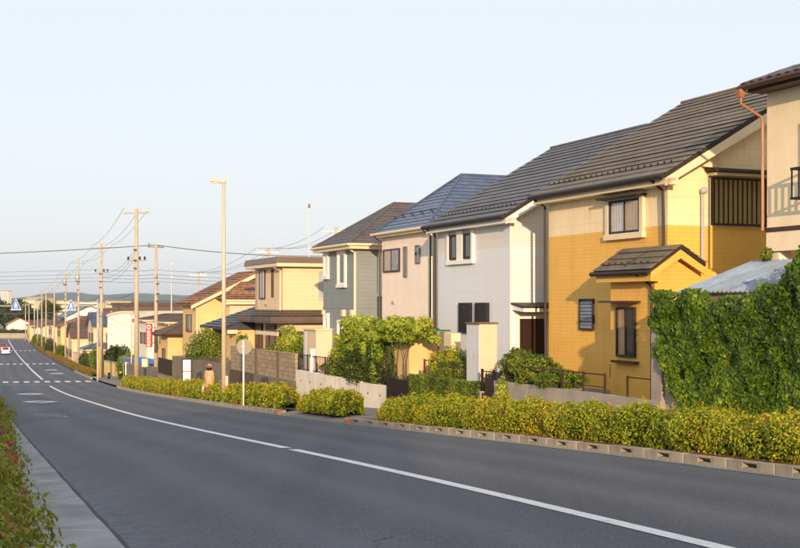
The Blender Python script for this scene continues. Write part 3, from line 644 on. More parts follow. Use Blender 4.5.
# ---------------------------------------------------------------- white-grey house
wh = thing('grey_house', 'pale grey house with dark roof and dark brown front door under a small canopy', 'house', NT(18.3, 40.3, -3.0), HROT, 'two-storey houses along the street')
W, D = 5.7, 9.9
rf, zrid = gable_house(W, D, 5.9, .585, .42, .25, .42, wh, M['white_wall'], M['roof_grey'], 18, 'white_trim')
snow_guards(rf, -.1, W+.3, .05, 5.9+.585*.5+.07, M['dark_metal']); gutter_tube(wh, (-.28, -.5, 5.84), (W+.45, -.5, 5.84), .075)
F, Rt = Face('F', 0.), Face('R', W)
obj('foundation', MB().box(-.02, W+.02, -.02, D, -.95, .25), M['concrete'], wh)
for a in (1.12, 2.28):
    window(wh, F, a, a+.62, 4.62, 5.5, panes=1, gm=('glass_dark',), fw=.07)
t = MB(); t.box(.95, 3.1, -.12, 0, 4.44, 4.58); t.box(.95, 1.1, -.1, 0, 4.58, 5.6); t.box(2.94, 3.1, -.1, 0, 4.58, 5.6); t.box(1.78, 2.24, -.09, 0, 4.58, 5.6); obj('window_trim', t, M['white_trim'], wh)
for a in (2.05, 3.35):
    shutter(wh, F, a, a+.85, 2.05, 3.08, 14, 'black_iron', 'dark_metal', False, .14)
dr = obj('door', MB().box(W+.001, W+.06, .3, 1.28, .1, 2.55), M['door_brown'], wh); obj('door_panel', MB().box(W+.062, W+.075, .42, 1.16, .3, 2.4), M['door_brown'], dr); obj('handle', MB().box(W+.062, W+.13, .36, .4, 1.15, 1.35), M['galv'], dr)
t = MB(); t.box(W, W+.09, .18, .297, .1, 2.7); t.box(W, W+.09, 1.283, 1.4, .1, 2.7); t.box(W, W+.09, .297, 1.283, 2.553, 2.7); obj('door_frame', t, M['white_trim'], wh)
cn = obj('canopy', MB().prism_y([(W, 3.02), (W+.8, 2.9), (W+.8, 2.78), (W, 2.84)], .05, 1.75), M['white_trim'], wh); obj('canopy_top', MB().prism_y([(W, 3.08), (W+.86, 2.96), (W+.86, 2.91), (W, 3.03)], 0.0, 1.8), M['dark_metal'], cn)
shutter(wh, Rt, 1.75, 2.5, 4.6, 5.75, 12, 'black_iron', 'black_iron', False, .2)
obj('joint_strip', MB().box(W-.05, W+.015, -.015, .05, .25, 5.7), M['white_trim'], wh)
pipe(wh, [(-.04, -.48, 5.8), (-.04, -.1, 5.6), (-.04, -.09, .0)], .045)
obj('step', MB().box(W, W+1.1, .1, 1.6, -.6, .1), M['concrete'], wh)
# ---------------------------------------------------------------- hip-roofed houses
def hip_house(root, W, D, ze, oh, apex_x, ay0, az, wall_m, roof_m, n_c, fascia, back=None, und=None, eh=.16):
    obj('wall', MB().box(0, W, 0, D, -.9, ze-.02), wall_m, root)
    a, b, c, d = (-oh, -oh, ze), (W+oh, -oh, ze), (W+oh, D+oh, ze), (-oh, D+oh, ze); p, q = (apex_x, ay0, az), (apex_x, D-ay0 if back is None else back, az)
    mb = MB(); mb.v = [a, b, c, d, p, q]; mb.f = [(3, 2, 1, 0), (0, 1, 4), (1, 2, 5, 4), (2, 3, 5), (3, 0, 4, 5)]
    rf = obj('roof', mb, M['dark_metal'], root)
    courses(rf, a, b, p, p, n_c, .03, roof_m); courses(rf, b, c, q, p, n_c, .03, roof_m); courses(rf, d, a, p, q, n_c, .03, roof_m); courses(rf, c, d, q, q, n_c, .03, roof_m)
    for s, e in ((a, p), (b, p), (p, q)):
        obj('hip_cap', MB().tube([Vector(s)+Vector((0, 0, .03)), Vector(e)+Vector((0, 0, .03))], .055, 6), roof_m, rf)
    e = MB(); e.box(-oh+.02, W+oh-.02, -oh+.02, D+oh-.02, ze-eh, ze-.022); obj('eave_box', e, M[fascia], root)
    g = MB(); g.tube([(-oh-.05, -oh-.05, ze-.03), (W+oh+.05, -oh-.05, ze-.03)], .06, 7); g.tube([(W+oh+.05, -oh-.05, ze-.03), (W+oh+.05, D+oh, ze-.03)], .06, 7); obj('gutter', g, M['brown_metal'] if fascia != 'cream_trim' else M['cream_trim'], root)
    return rf
ph = thing('pink_house', 'pale pink house with blue slate hip roof', 'house', NT(19.2, 48.1, -3.05), HROT, 'two-storey houses along the street')
W, D = 5.2, 8.5
rf = hip_house(ph, W, D, 6.1, .32, 2.6, 2.55, 8.5, M['pink_wall'], M['roof_slate'], 15, 'cream_trim')
mb = MB()
for k in range(9): mb.box(.5+k*.5, .56+k*.5, .36+.13*(k % 2), .39+.13*(k % 2), 6.72+.1*(k % 2), 6.84+.1*(k % 2))
sg = obj('snow_guard_row', mb, M['dark_metal'], rf); sg['kind'] = 'stuff'
F = Face('F', 0.)
window(ph, F, .25, 2.05, 4.45, 5.42, 'brown_metal', 2, ('glass_tan', 'glass_grey'), fw=.06, hood=None)
window(ph, F, 2.5, 2.82, 4.2, 5.45, 'shutter_grey', 1, ('glass_grey',)); window(ph, F, 3.72, 4.16, 4.72, 5.45, 'shutter_grey', 1, ('glass_grey',))
for a in (1.2, 1.35): obj('vent', MB().box(a, a+.11, -.06, 0, 3.1, 3.22), M['galv'], ph)
sk = obj('dormer', MB().prism_x([(2.6, 7.3), (4.4, 7.3), (4.4, 8.2), (2.6, 7.35)], 3.3, 4.35), M['dark_metal'], ph); obj('dormer_panel', MB().prism_x([(2.72, 7.34), (4.38, 7.34), (4.38, 8.12)], 4.351, 4.38), M['frosted'], sk)
pipe(ph, [(-.06, -.36, 6.0), (-.06, -.08, 5.8), (-.06, -.08, .0)], .04, 'brown_metal'); pipe(ph, [(W-.05, -.36, 6.0), (W+.05, -.06, 5.75), (W+.05, -.06, .0)], .035, 'dark_metal')
obj('vent_box', MB().box(4.2, 4.6, -.2, 0, 1.4, 1.8), M['dark_metal'], ph)
bh = thing('blue_house', 'slate-blue house with white-framed windows and charcoal hip roof', 'house', NT(19.0, 55.3, -3.45), HROT, 'two-storey houses along the street')
W, D = 4.4, 8.2
rf = hip_house(bh, W, D, 6.2, .42, 2.2, 2.8, 8.3, M['blue_wall'], M['roof_charcoal'], 15, 'cream_trim', eh=.22)
F, Rt = Face('F', 0.), Face('R', W)
for a0, a1, z0, z1 in ((.35, .72, 4.85, 5.85), (2.35, 3.15, 4.42, 5.85), (.35, .75, 1.72, 2.9), (2.35, 2.85, 1.75, 2.6)):
    window(bh, F, a0, a1, z0, z1, 'white_trim', 1, ('glass_dark' if a0 > 2 else 'glass_grey',), 'white_trim', .16, fw=.07)
window(bh, Rt, 1.25, 1.8, 4.0, 5.7, 'white_trim', 1, ('glass_curtain',), 'white_trim', .14)
obj('band', MB().box(-.015, W+.015, -.02, D, 3.28, 3.36), M['blue_wall'], bh)
pipe(bh, [(W+.06, -.4, 6.05), (W+.06, -.02, 5.8), (W+.06, -.02, 0)], .06, 'cream_trim')
for x in (2.95, 4.1): obj('meter_box', MB().box(x, x+.28, -.16, 0, 2.92, 3.24), M['cream_trim'], bh, bevel=.02)
obj('vent', MB().box(.02, .25, -.1, 0, 3.0, 3.2), M['cream_trim'], bh)
# ---------------------------------------------------------------- cream house with flat bronze eaves and a skirt roof
ch = thing('cream_house', 'cream house with flat bronze eaves and a dark skirt roof above the block wall', 'house', NT(19.5, 69.2, -3.4), HROT, 'two-storey houses along the street')
W, D = 5.6, 8
obj('wall', MB().box(0, W, 0, D, -1.2, 5.55), M['cream_wall'], ch)
rf = obj('roof', MB().hexa([(-.5, -.5, 5.52), (W+.5, -.5, 5.52), (W+.5, D+.5, 5.52), (-.5, D+.5, 5.52), (-.5, -.5, 5.72), (W+.5, -.5, 5.72), (W+.5, D+.5, 5.72), (-.5, D+.5, 5.72)]), M['cream_trim'], ch)
obj('eave_band', MB().hexa([(-.56, -.56, 5.722), (W+.56, -.56, 5.722), (W+.56, D+.56, 5.722), (-.56, D+.56, 5.722), (-.46, -.46, 6.05), (W+.46, -.46, 6.05), (W+.46, D+.46, 6.05), (-.46, D+.46, 6.05)]), M['bronze'], rf)
sk = MB(); sk.hexa([(-.75, -.9, 2.42), (W+.7, -.9, 2.42), (W+.7, D, 2.42), (-.75, D, 2.42), (-.75, -.9, 2.5), (W+.7, -.9, 2.5), (W+.7, D, 2.5), (-.75, D, 2.5)])
skr = obj('skirt_roof', sk, M['bronze'], ch)
obj('skirt_band', MB().hexa([(-.8, -.96, 2.502), (W+.76, -.96, 2.502), (W+.76, D, 2.502), (-.8, D, 2.502), (-.8, -.9, 2.78), (W+.7, -.9, 2.78), (W+.7, D, 2.78), (-.8, D, 2.78)]), M['roof_umber'], skr)
courses(skr, (-.8, -.92, 2.79), (W+.7, -.92, 2.79), (W+.05, 0, 3.12), (-.05, 0, 3.12), 3, .04, M['roof_umber']); courses(skr, (W+.72, -.9, 2.79), (W+.72, D, 2.79), (W, D, 3.12), (W, 0, 3.12), 3, .04, M['roof_umber'])
F, Rt = Face('F', 0.), Face('R', W)
window(ch, F, 1.0, 2.2, 3.75, 5.42, 'brown_metal', 2, ('frosted', 'glass_curtain'), fw=.07); window(ch, F, 3.55, 3.85, 3.85, 5.42, 'brown_metal', 1, ('glass_grey',))
window(ch, Rt, 2.0, 4.2, 3.7, 5.35, 'cream_trim', 2, ('frosted', 'glass_curtain')); obj('vent', MB().lathe((2.35, -.05, 3.35), [(.07, 0), (.07, .1)], 8), M['bronze'], ch)
shutter(ch, F, .4, 1.7, .6, 2.3, 9, 'brown_metal', 'bronze', True, .12, 'door_brown'); shutter(ch, F, 2.6, 4.4, .9, 2.3, 12, 'brown_metal', 'bronze', True, .12, 'cream_trim')
pipe(ch, [(W-.25, -.45, 5.5), (W-.25, -.07, 5.3), (W-.25, -.07, 2.9)], .05, 'cream_trim')
window(ch, Rt, 1.0, 3.2, .5, 1.9, 'brown_metal', 2, ('glass_tan', 'glass_curtain'))
# wing left of it with a low tiled roof
obj('wing_wall', MB().box(-3.0, -.01, .9, 7, -1.2, 4.4), M['cream_wall'], ch); wr = obj('wing_roof', MB().hexa([(-3.5, .3, 4.3), (.0, .3, 4.3), (.0, 7, 4.3), (-3.5, 7, 4.3), (-3.5, .3, 4.45), (.0, .3, 4.45), (-.4, 7, 5.3), (-2.6, 7, 5.3)]), M['roof_blueblack'], ch)
window(ch, Face('F', .9), -1.9, -1.0, 3.0, 3.95, 'brown_metal', 2, ('glass_grey', 'glass_dark'))
pipe(ch, [(-.4, .35, 4.3), (-.4, .82, 4.1), (-.4, .82, 2.3)], .05, 'copper')
pw = obj('porch_wall', MB().box(-6.4, -.4, -1.0, 6, -1.2, 2.0), M['ochre_wall'], ch)
pr = obj('porch_roof', MB().prism_x([(-1.7, 1.95), (-1.7, 2.08), (2.2, 3.35), (6.2, 2.08), (6.2, 1.95)], -7.0, -.2), M['roof_blueblack'], ch)
courses(pr, (-7.05, -1.75, 2.05), (-.15, -1.75, 2.05), (-.15, 2.2, 3.35), (-7.05, 2.2, 3.35), 10, .06, M['roof_blueblack'])
for i in range(8): obj('roof_roll', MB().tube([(-.2, -1.7+i*.5, 2.16+i*.163), (-.2, -1.3+i*.5, 2.29+i*.163)], .09, 7), M['roof_blueblack'], pr)
obj('porch_bracket', MB().box(-.5, -.3, -1.6, -1.0, 1.7, 1.95), M['cream_trim'], ch)
window(ch, Face('F', -1.0), -5.2, -3.2, .2, 1.5, 'brown_metal', 2, ('glass_dark', 'glass_curtain'))
# ---------------------------------------------------------------- orange-tiled house
oh_ = thing('orange_roof_house', 'cream house with a mottled orange tiled roof and white barge board', 'house', NT(20, 91.2, -5.0), HROT, 'two-storey houses along the street')
W, D = 4.4, 9.0
obj('wall', MB().prism_x([(0, -1), (D, -1), (D, 5.1), (D/2, 7.3), (0, 5.1)], 0, W), M['ochre_wall'], oh_)
rf = obj('roof', MB().prism_x([(-.5, 4.98), (-.5, 5.1), (D/2, 7.55), (D+.5, 5.1), (D+.5, 4.98), (D/2, 7.4)], -.4, W+.45), M['roof_orange'], oh_)
courses(rf, (-.45, -.55, 5.1), (W+.5, -.55, 5.1), (W+.5, D/2, 7.56), (-.45, D/2, 7.56), 14, .07, M['roof_orange'])
obj('barge_board', MB().prism_x([(-.45, 4.72), (-.45, 4.96), (D/2, 7.38), (D/2, 7.1)], W+.34, W+.42), M['cream_trim'], oh_)
obj('wing_wall', MB().box(W+.001, W+2.0, 2.0, 9, -1, 5.3), M['cream_wall'], oh_)
hb = MB(); hb.v = [(W+2.5, 1.5, 5.4), (W+2.5, 9.5, 5.4), (W-1, 9.5, 7.5), (W-1, 4.4, 7.5), (W-1, 1.5, 5.4), (W-1, 9.5, 5.3)]; hb.f = [(0, 1, 2, 3), (0, 3, 4), (0, 4, 5, 1)]
wr = obj('wing_roof', hb, M['roof_orange'], oh_)
courses(wr, (W+2.55, 1.45, 5.4), (W+2.55, 9.5, 5.4), (W-1.0, 9.5, 7.52), (W-1.0, 4.4, 7.52), 12, .07, M['roof_orange']); courses(wr, (W-.2, 1.45, 5.4), (W+2.55, 1.45, 5.4), (W-1.0, 4.4, 7.52), (W-1.0, 4.4, 7.52), 12, .05, M['roof_orange'])
obj('gutter', MB().tube([(W+2.55, 1.45, 5.32), (W+2.55, 9.5, 5.32)], .08, 7), M['cream_trim'], oh_)
obj('fascia', MB().box(W+2.4, W+2.48, 1.55, 9.5, 5.05, 5.27), M['cream_trim'], oh_)
pipe(oh_, [(W+.08, -.4, 5.0), (W+.08, .06, 4.7), (W+.08, .06, 0)], .07, 'cream_trim')
window(oh_, Face('R', W+2.0), 3.2, 4.8, 3.2, 4.6, 'brown_metal', 2, ('glass_grey', 'glass_curtain')); window(oh_, Face('F', 0), 1.2, 3.0, 3.0, 4.3, 'brown_metal', 2, ('glass_grey', 'glass_curtain'))
# brown annex with hipped brown roof
an = thing('annex', 'small ochre annex with pointed brown hip roof and brown downpipe', 'house', NT(19.1, 95.2, -5.8), HROT)
rf = hip_house(an, 2.7, 5.0, 3.55, .6, 1.35, 2.5, 4.9, M['ochre_wall'], M['roof_umber'], 8, 'brown_metal')
window(an, Face('R', 2.7), 2.2, 3.1, 1.2, 2.4, 'brown_metal', 1, ('glass_dark',)); window(an, Face('F', 0), .8, 1.8, 1.2, 2.4, 'brown_metal', 2, ('glass_dark', 'glass_curtain')); pipe(an, [(2.78, 1.2, 3.5), (2.78, 1.2, 0)], .06, 'brown_metal')
# ---------------------------------------------------------------- house at the right edge: overhanging upper floor, tiled eave
rh = thing('stucco_house', 'cream stucco house with curved clay roof tiles, copper downpipe and overhanging upper floor', 'house', NT(18.3, 22.1, -2.2), HROT, 'two-storey houses along the street')
W, D = 9.0, 8
obj('wall', MB().box(0, W, 0, D, 3.5, 7.3), M['cream_stucco'], rh); obj('lower_wall', MB().box(.6, W, 1.6, D, -1, 3.499), M['cream_stucco'], rh)
obj('band', MB().box(-.03, W+.03, -.03, D, 3.86, 3.96), M['brown_metal'], rh); obj('beam', MB().box(-.012, W+.012, -.012, .3, 3.42, 3.855), M['cream_stucco'], rh)
for x in (.02, 4.2): obj('column', MB().box(x, x+.34, .05, .4, -.9, 3.42), M['pink_wall'], rh, bevel=.02)
obj('column_foot', MB().box(-.05, .43, -.02, .47, 2.5, 2.62), M['white_trim'], rh)
rf = obj('roof', MB().prism_x([(-.5, 7.12), (-.5, 7.2), (D/2, 8.77), (D+.5, 7.2), (D+.5, 7.12), (D/2, 8.7)], -.15, W+.5), M['roof_kawara'], rh)
obj('eave_board', MB().box(-.1, W+.4, -.47, -.005, 7.03, 7.118), M['brown_metal'], rh)
tile = MB(); nseg = 6
for k in range(nseg):
    a0, a1 = math.pi*k/nseg, math.pi*(k+1)/nseg
    def P(a, y): return (.135*math.cos(a)*1.0, y, .075*math.sin(a))
    tile.hexa([P(a1, 0), P(a0, 0), P(a0, .42), P(a1, .42)]+[(q[0]*1.12, q[1], q[2]+.022) for q in (P(a1, 0), P(a0, 0), P(a0, .42), P(a1, .42))])
tm = None; sl = math.atan2(1.65, 4.75)
for r in range(7):
    for k in range(33):
        o = obj('roof_tile', tile if tm is None else tm, M['roof_kawara'] if tm is None else None, rf); tm = tm or o.data
        o.location = (-.1+k*.29+R(-.008, .008), -.56+r*.36, 7.17+r*.125+R(-.006, .006)); o.rotation_euler = (sl+R(-.02, .02), 0, R(-.02, .02))
gutter_tube(rh, (-.22, -.61, 7.14), (W+.5, -.61, 7.14), .07, 'brown_metal')
obj('gutter_head', MB().hexa([(-.2, -.69, 6.92), (-.1, -.69, 6.92), (-.1, -.57, 6.92), (-.2, -.57, 6.92), (-.25, -.73, 7.1), (-.05, -.73, 7.1), (-.05, -.53, 7.1), (-.25, -.53, 7.1)]), M['copper'], rh)
pipe(rh, [(-.15, -.62, 6.93), (-.15, -.61, 6.78), (-.06, -.12, 6.5), (-.06, -.08, 6.3), (-.06, -.08, 3.9)], .036, 'copper')
shutter(rh, Face('F', 0), 1.35, 3.3, 4.7, 6.25, 14, 'black_iron', 'bronze', True, .12, 'brown_metal'); window(rh, Face('F', 0), 3.5, 5.0, 4.7, 6.25, 'black_iron', 2, ('glass_dark', 'glass_curtain'))
bl = obj('balcony_rail', MB().box(1.35, 5.2, -.5, -.44, 5.12, 5.17).box(1.35, 5.2, -.5, -.44, 4.48, 4.53).box(1.35, 1.4, -.44, 0, 5.12, 5.17).box(1.35, 1.4, -.44, 0, 4.48, 4.53), M['black_iron'], rh)
for k in range(18): obj('baluster', MB().box(1.36+k*.22, 1.385+k*.22, -.485, -.455, 4.53, 5.12), M['black_iron'], bl)

# ================================================================== LOTS, WALLS, GARDENS
def lot(n0, n1, t0, t1, z):
    a, b, c, d = NT(n0, t0), NT(n1, t0), NT(n1, t1), NT(n0, t1)
    zb = min(zr(q[1]) for q in (a, b, c, d))-1
    mb = MB(); mb.hexa([(a[0], a[1], zb), (b[0], b[1], zb), (c[0], c[1], zb), (d[0], d[1], zb), (a[0], a[1], z), (b[0], b[1], z), (c[0], c[1], z), (d[0], d[1], z)]); struct('lot_ground', mb, M['yard'])
lot(15.85, 36, 8, 23.3, -2.25); lot(15.85, 36, 23.35, 33.4, -2.55); lot(15.85, 36, 33.45, 41.5, -2.95); lot(16.0, 36, 41.55, 50.0, -3.0); lot(16.0, 36, 50.05, 57.0, -3.4); lot(16.6, 36, 57.05, 79, -3.35); lot(17.9, 36, 79.05, 104, -5.0)
def street(name, label, cat, n, t, z, group=None): return thing(name, label, cat, NT(n, t, z), HROT, group)
def rail_fence(root, x0, x1, z0, z1, y=0., n=None, m='black_iron', rails=2, bar=.013):
    f = MB().box(x0, x1, y-.02, y+.02, z1-.03, z1)
    if rails > 1: f.box(x0, x1, y-.015, y+.015, z0+.06, z0+.09)
    obj('rail', f, M[m], root)
    k = max(1, int(round((x1-x0)/1.1)))
    for i in range(k+1): x = x0+(x1-x0)*i/k; obj('post', MB().box(x-.022, x+.022, y-.022, y+.022, z0, z1+.02), M[m], root)
    if n:
        for i in range(n): x = x0+(x1-x0)*(i+.5)/n; obj('bar', MB().box(x-bar, x+bar, y-bar, y+bar, z0+.09, z1-.03), M[m], root)
def block_wall(root, x0, x1, z0, z1, bl=.4, bhh=.2, m='block', th=.13, cap=True):
    c = obj('mortar', MB().box(x0+.01, x1-.01, .012, th, z0, z1-.01), M['mortar'], root); me = None; nz = int(round((z1-z0)/bhh)); nx = int(math.ceil((x1-x0)/bl))
    for j in range(nz):
        for i in range(nx):
            if me is None: o = obj('block', MB().box(.006, bl-.006, -.012, .1, .006, bhh-.006), M[m], root); me = o.data
            else: o = bpy.data.objects.new('block', me); col.objects.link(o); o.parent = root
            o.location = (x0+i*bl, R(-.003, .003), z0+j*bhh)
    if cap: obj('coping', MB().box(x0-.02, x0+nx*bl+.02, -.03, th+.02, z0+nz*bhh, z0+nz*bhh+.05), M[m], root)

# yellow house: low concrete wall and two bare rails
w = street('garden_wall', 'low grey concrete garden wall in front of the yellow house', 'wall', 15.6, 30.6, -2.15)
for i in range(4): obj('panel', MB().box(i*2.05, i*2.05+2.04, 0, .2, -1.4, R(-.005, .005)), M['concrete'], w, bevel=.01)
r = street('handrail', 'bare brown metal rail on the low wall below the louvred window', 'railing', 15.7, 26.66, -2.14, 'brown rails before the yellow house'); rail_fence(r, -3.2, 1.84, 0, .47, m='brown_metal', rails=1); obj('mid_rail', MB().box(-3.2, 1.84, -.01, .01, .14, .16), M['brown_metal'], r)
r = street('handrail', 'short bare brown rail on the low wall below the corner bay', 'railing', 15.7, 23.85, -2.14, 'brown rails before the yellow house'); rail_fence(r, 0, 1.05, 0, .47, m='brown_metal', rails=1)
# shrubs in front of the grey house
sm = M['leaf_mid']
bush('garden_shrub', 'loose green shrub below the dark brown front door', NT(16.3, 30.2, -2.2), (.55, .55, .5), 5200, .085, sm, 'garden shrubs', seed=3)
bush('garden_shrub', 'bushy green shrub spilling over the low concrete wall', NT(16.2, 29.0, -2.2), (.75, .6, .42), 6800, .08, sm, 'garden shrubs', seed=4)
bush('garden_shrub', 'thin low shrub beneath the bare brown rail', NT(16.1, 27.6, -2.2), (.7, .5, .26), 4200, .075, sm, 'garden shrubs', seed=5)
bush('creeping_plant', 'pale green creeper hanging down the low concrete wall', NT(15.5, 29.75, -3.0), (.22, .16, .5), 900, .09, M['leaf_lime'], seed=6, core=False)
# storage cabinet, gate
c = street('storage_cabinet', 'tall cream storage cabinet with three grey doors behind the clipped hedge', 'cabinet', 15.9, 32.9, -2.5)
obj('carcass', MB().box(0, .86, .02, .6, 0, 1.93), M['cabinet'], c, bevel=.01); obj('top', MB().box(-.03, .89, -.03, .63, 1.932, 1.98), M['bronze'], c)
for i in range(3):
    d = obj('door', MB().box(.015+i*.28, .285+i*.28, -.005, .018, .05, 1.9), M['cabinet_front'], c); obj('handle', MB().box(.25+i*.28, .27+i*.28, -.02, -.006, .9, 1.02), M['galv'], d)
g = street('garden_gate', 'small brown panel gate between iron posts beside the cream cabinet', 'gate', 15.6, 31.2, -3.1)
obj('panel', MB().box(.12, .62, 0, .04, .2, 1.02), M['door_brown'], g); obj('top_rail', MB().box(-.1, 1.1, 0, .03, 1.17, 1.2), M['black_iron'], g)
for x in (-.1, .64, 1.07): obj('post', MB().box(x, x+.06, -.01, .05, 0, 1.25), M['black_iron'], g)
for k in range(3):
    obj('finial', MB().lathe((.2+k*.17, .02, 1.02), [(.03, 0), (.05, .05), (.01, .14)], 8), M['black_iron'], g)
for k in range(6): obj('bar', MB().box(.72+k*.06, .735+k*.06, .01, .03, .1, 1.17), M['black_iron'], g)
wl = street('gate_pillar', 'short concrete pillar carrying the small brown gate', 'pillar', 15.55, 31.5, -3.3); obj('shaft', MB().box(0, .25, 0, .25, 0, .75), M['concrete'], wl, bevel=.015); obj('cap', MB().box(-.03, .28, -.03, .28, .752, .8), M['concrete'], wl)
# clipped box hedge on the bank
def boxhedge(name, label, x0, x1, y0, y1, z0, z1, n, t, cnt, ls, mt):
    root = street(name, label, 'hedge', n, t, 0); obj('foliage_core', MB().box(x0+.06, x1-.06, y0+.06, y1, z0, z1-.06), M['leaf_core'], root)  # plain dark box added inside so the leaf gaps stay dark
    A = np.array([(x1-x0)*(z1-z0), (x1-x0)*(y1-y0), (y1-y0)*(z1-z0)]); k = rng.choice(3, cnt, p=A/A.sum()); u, v = rng.random(cnt), rng.random(cnt); dd = rng.random(cnt)**2*.07
    p = np.zeros((cnt, 3)); nn = np.zeros((cnt, 3))
    m0, m1, m2 = k == 0, k == 1, k == 2
    p[m0] = np.stack([x0+u*(x1-x0), y0+dd, z0+v*(z1-z0)], 1)[m0]; nn[m0] = (0, -1, .3)
    p[m1] = np.stack([x0+u*(x1-x0), y0+v*(y1-y0), z1-dd], 1)[m1]; nn[m1] = (0, 0, 1)
    p[m2] = np.stack([x1-dd, y0+u*(y1-y0), z0+v*(z1-z0)], 1)[m2]; nn[m2] = (1, 0, .3)
    p += .03*lump(p, 5, 2)[:, None]*nn
    leaves('foliage', p, nn, ls, mt, root, .6, .6, .4+.25*lump(p, 4, 5)+rng.normal(0, .18, cnt), kind='stuff'); return root
boxhedge('clipped_hedge', 'low flat-topped clipped green hedge between the iron gate and the cream cabinet', 0, 5.1, 0, .7, -3.9, -2.28, 15.5, 36.45, 26000, .06, M['leaf_mid'])
f = street('garden_fence', 'low brown wire fence behind the clipped hedge', 'fence', 16.0, 36.3, -2.95); rail_fence(f, 0, 3.4, .6, 1.15, n=14, m='brown_metal', bar=.008)
bush('garden_shrub', 'reddish-green bushy shrub above the clipped hedge', NT(16.5, 35.4, -2.6), (.75, .55, .62), 7500, .085, M['leaf_azalea'], 'garden shrubs', seed=8)
bush('garden_shrub', 'green bush beside the cream gate wall, over the clipped hedge', NT(16.5, 34.4, -2.6), (.8, .5, .5), 6500, .085, sm, 'garden shrubs', seed=9)
bush('flower_bed', 'small clump of violet and orange flowers below the grey house', NT(16.4, 33.35, -2.5), (.35, .3, .3), 900, .08, sm, seed=10, flowers=30, petal='petal')
gu = street('gas_heater', 'cream wall-mounted gas heater with pipes on a grey stand', 'heater', 17.0, 37.3, -2.0); obj('case', MB().box(.35, .95, 0, .35, .42, 1.06), M['cream_trim'], gu, bevel=.015); obj('back_panel', MB().box(-.1, .34, .05, .3, .1, 1.1), M['concrete'], gu)
for x in (.45, .6, .8): obj('pipe', MB().tube([(x, .15, .42), (x, .15, -.6)], .025, 6), M['dark_metal'], gu)
# cream gate wall, iron gate
gw = street('gate_wall', 'cream gate wall with grey coping beside the black iron gate', 'wall', 16.5, 40.26, -3.0); obj('shaft', MB().box(0, 1.5, 0, 1.1, -.4, 1.86), M['ochre_wall'], gw, bevel=.02); obj('coping', MB().box(-.05, 1.55, -.05, 1.15, 1.862, 1.95), M['concrete'], gw)
ig = street('iron_gate', 'black iron gate with curled tops between white wall and clipped hedge', 'gate', 15.5, 38.25, -3.5)
for k in range(13): obj('bar', MB().tube([(.06+k*.135, 0, .05), (.06+k*.135, 0, 1.08+.05*math.sin(k*1.6)), (.09+k*.135, -.03, 1.14+.05*math.sin(k*1.6))], .014, 5), M['black_iron'], ig)
for z in (.15, .55, .98): obj('cross_rail', MB().box(0, 1.75, -.015, .015, z, z+.035), M['black_iron'], ig)
obj('panel', MB().box(.05, 1.7, .018, .03, .18, .97), M['door_brown'], ig)
for x in (-.06, 1.76): obj('post', MB().box(x, x+.06, -.04, .04, -.3, 1.15), M['black_iron'], ig)
# whitish retaining wall with fence
ww = street('retaining_wall', 'whitish stained concrete retaining wall under the flowering pergola', 'wall', 15.7, 49.3, -2.78)
for i in range(4):
    x = i*2.63; obj('panel', MB().box(x, x+2.62, 0, .25, -1.9, .0-.02*i), M['concrete_pale'], ww, bevel=.012)
    for k in range(2): obj('weep_hole', MB().tube([(x+.7+k*1.2, .004, -.42), (x+.7+k*1.2, -.012, -.42)], .04, 8), M['dark_metal'], ww)
f = street('wall_fence', 'black slim-bar fence on top of the whitish retaining wall', 'fence', 15.8, 49.2, -2.82); rail_fence(f, 0, 10.3, .02, .72, n=72, bar=.008)
gp = street('gate_post', 'white square gate post on the whitish wall', 'post', 15.75, 47.55, -2.78); obj('shaft', MB().box(0, .2, -.02, .18, 0, .95), M['sign_white'], gp, bevel=.01); obj('cap', MB().box(-.015, .215, -.035, .195, .952, .98), M['cream_trim'], gp); obj('name_plate', MB().box(.05, .15, -.03, -.021, .62, .75), M['dark_metal'], gp)
# pergola with climbing vine
pg = street('pergola', 'green metal pergola arches carrying a climbing vine', 'pergola', 16.2, 44.8, -3.0)
M['green_metal'] = mat('green_metal', S(46, 110, 72), .45, .1, 3, 40, .05)
for x in (0, 1.7, 3.4, 5.0, 6.4):
    obj('arch', MB().tube([(x, 0, 0), (x, 0, 1.85), (x, .12, 2.07), (x, .4, 2.15), (x, 1.2, 2.15)] if x < 4 else [(x, 1.9, 0), (x, 1.9, 1.85), (x, 1.7, 2.1), (x, .4, 2.15), (x, -.1, 2.0)], .028, 7), M['green_metal'], pg)
for y, z in ((0.02, 1.75), (.4, 2.17), (1.1, 2.17)): obj('beam', MB().tube([(-.1, y, z), (6.8, y, z)], .022, 6), M['green_metal'], pg)
for k in range(7): obj('brace', MB().tube([(k*1.0+.3, 0, 1.2), (k*1.0+.05, 0, 1.75)], .014, 5), M['green_metal'], pg)
vr = street('climbing_vine', 'leafy vine sprawling over the green pergola', 'vine', 16.2, 44.9, -3.0)
P, Q, T = [], [], []
for i in range(130):
    x = -.3+7.9*(i+R(0, 1))/130; hgt = 2.1+R(-.42, .34) if x > 1.6 else R(.9, 2.5); c = (x, R(-.25, .8), hgt); q = R(.1, .3); p, d, k = blob_leaves(c, (q*1.4, q, q*.8), 230, i+50); P.append(p); Q.append(d); T.append(np.full(len(p), R(.2, .75)))
for i in range(80):
    c = (R(-.1, 4.7), R(-.4, .3), R(.2, 2.0)); q = R(.14, .36); p, d, k = blob_leaves(c, (q, q*.7, q*1.1), 260, i+150); P.append(p); Q.append(d); T.append(np.full(len(p), R(.05, .6)))
for i in range(9):
    x = R(0, 6.6); obj('stem', MB().tube([(x, .05, 0), (x+R(-.2, .2), .05, 1.0), (x+R(-.4, .4), .15, 2.0)], [.025, .018, .01], 5), M['bark'], vr)
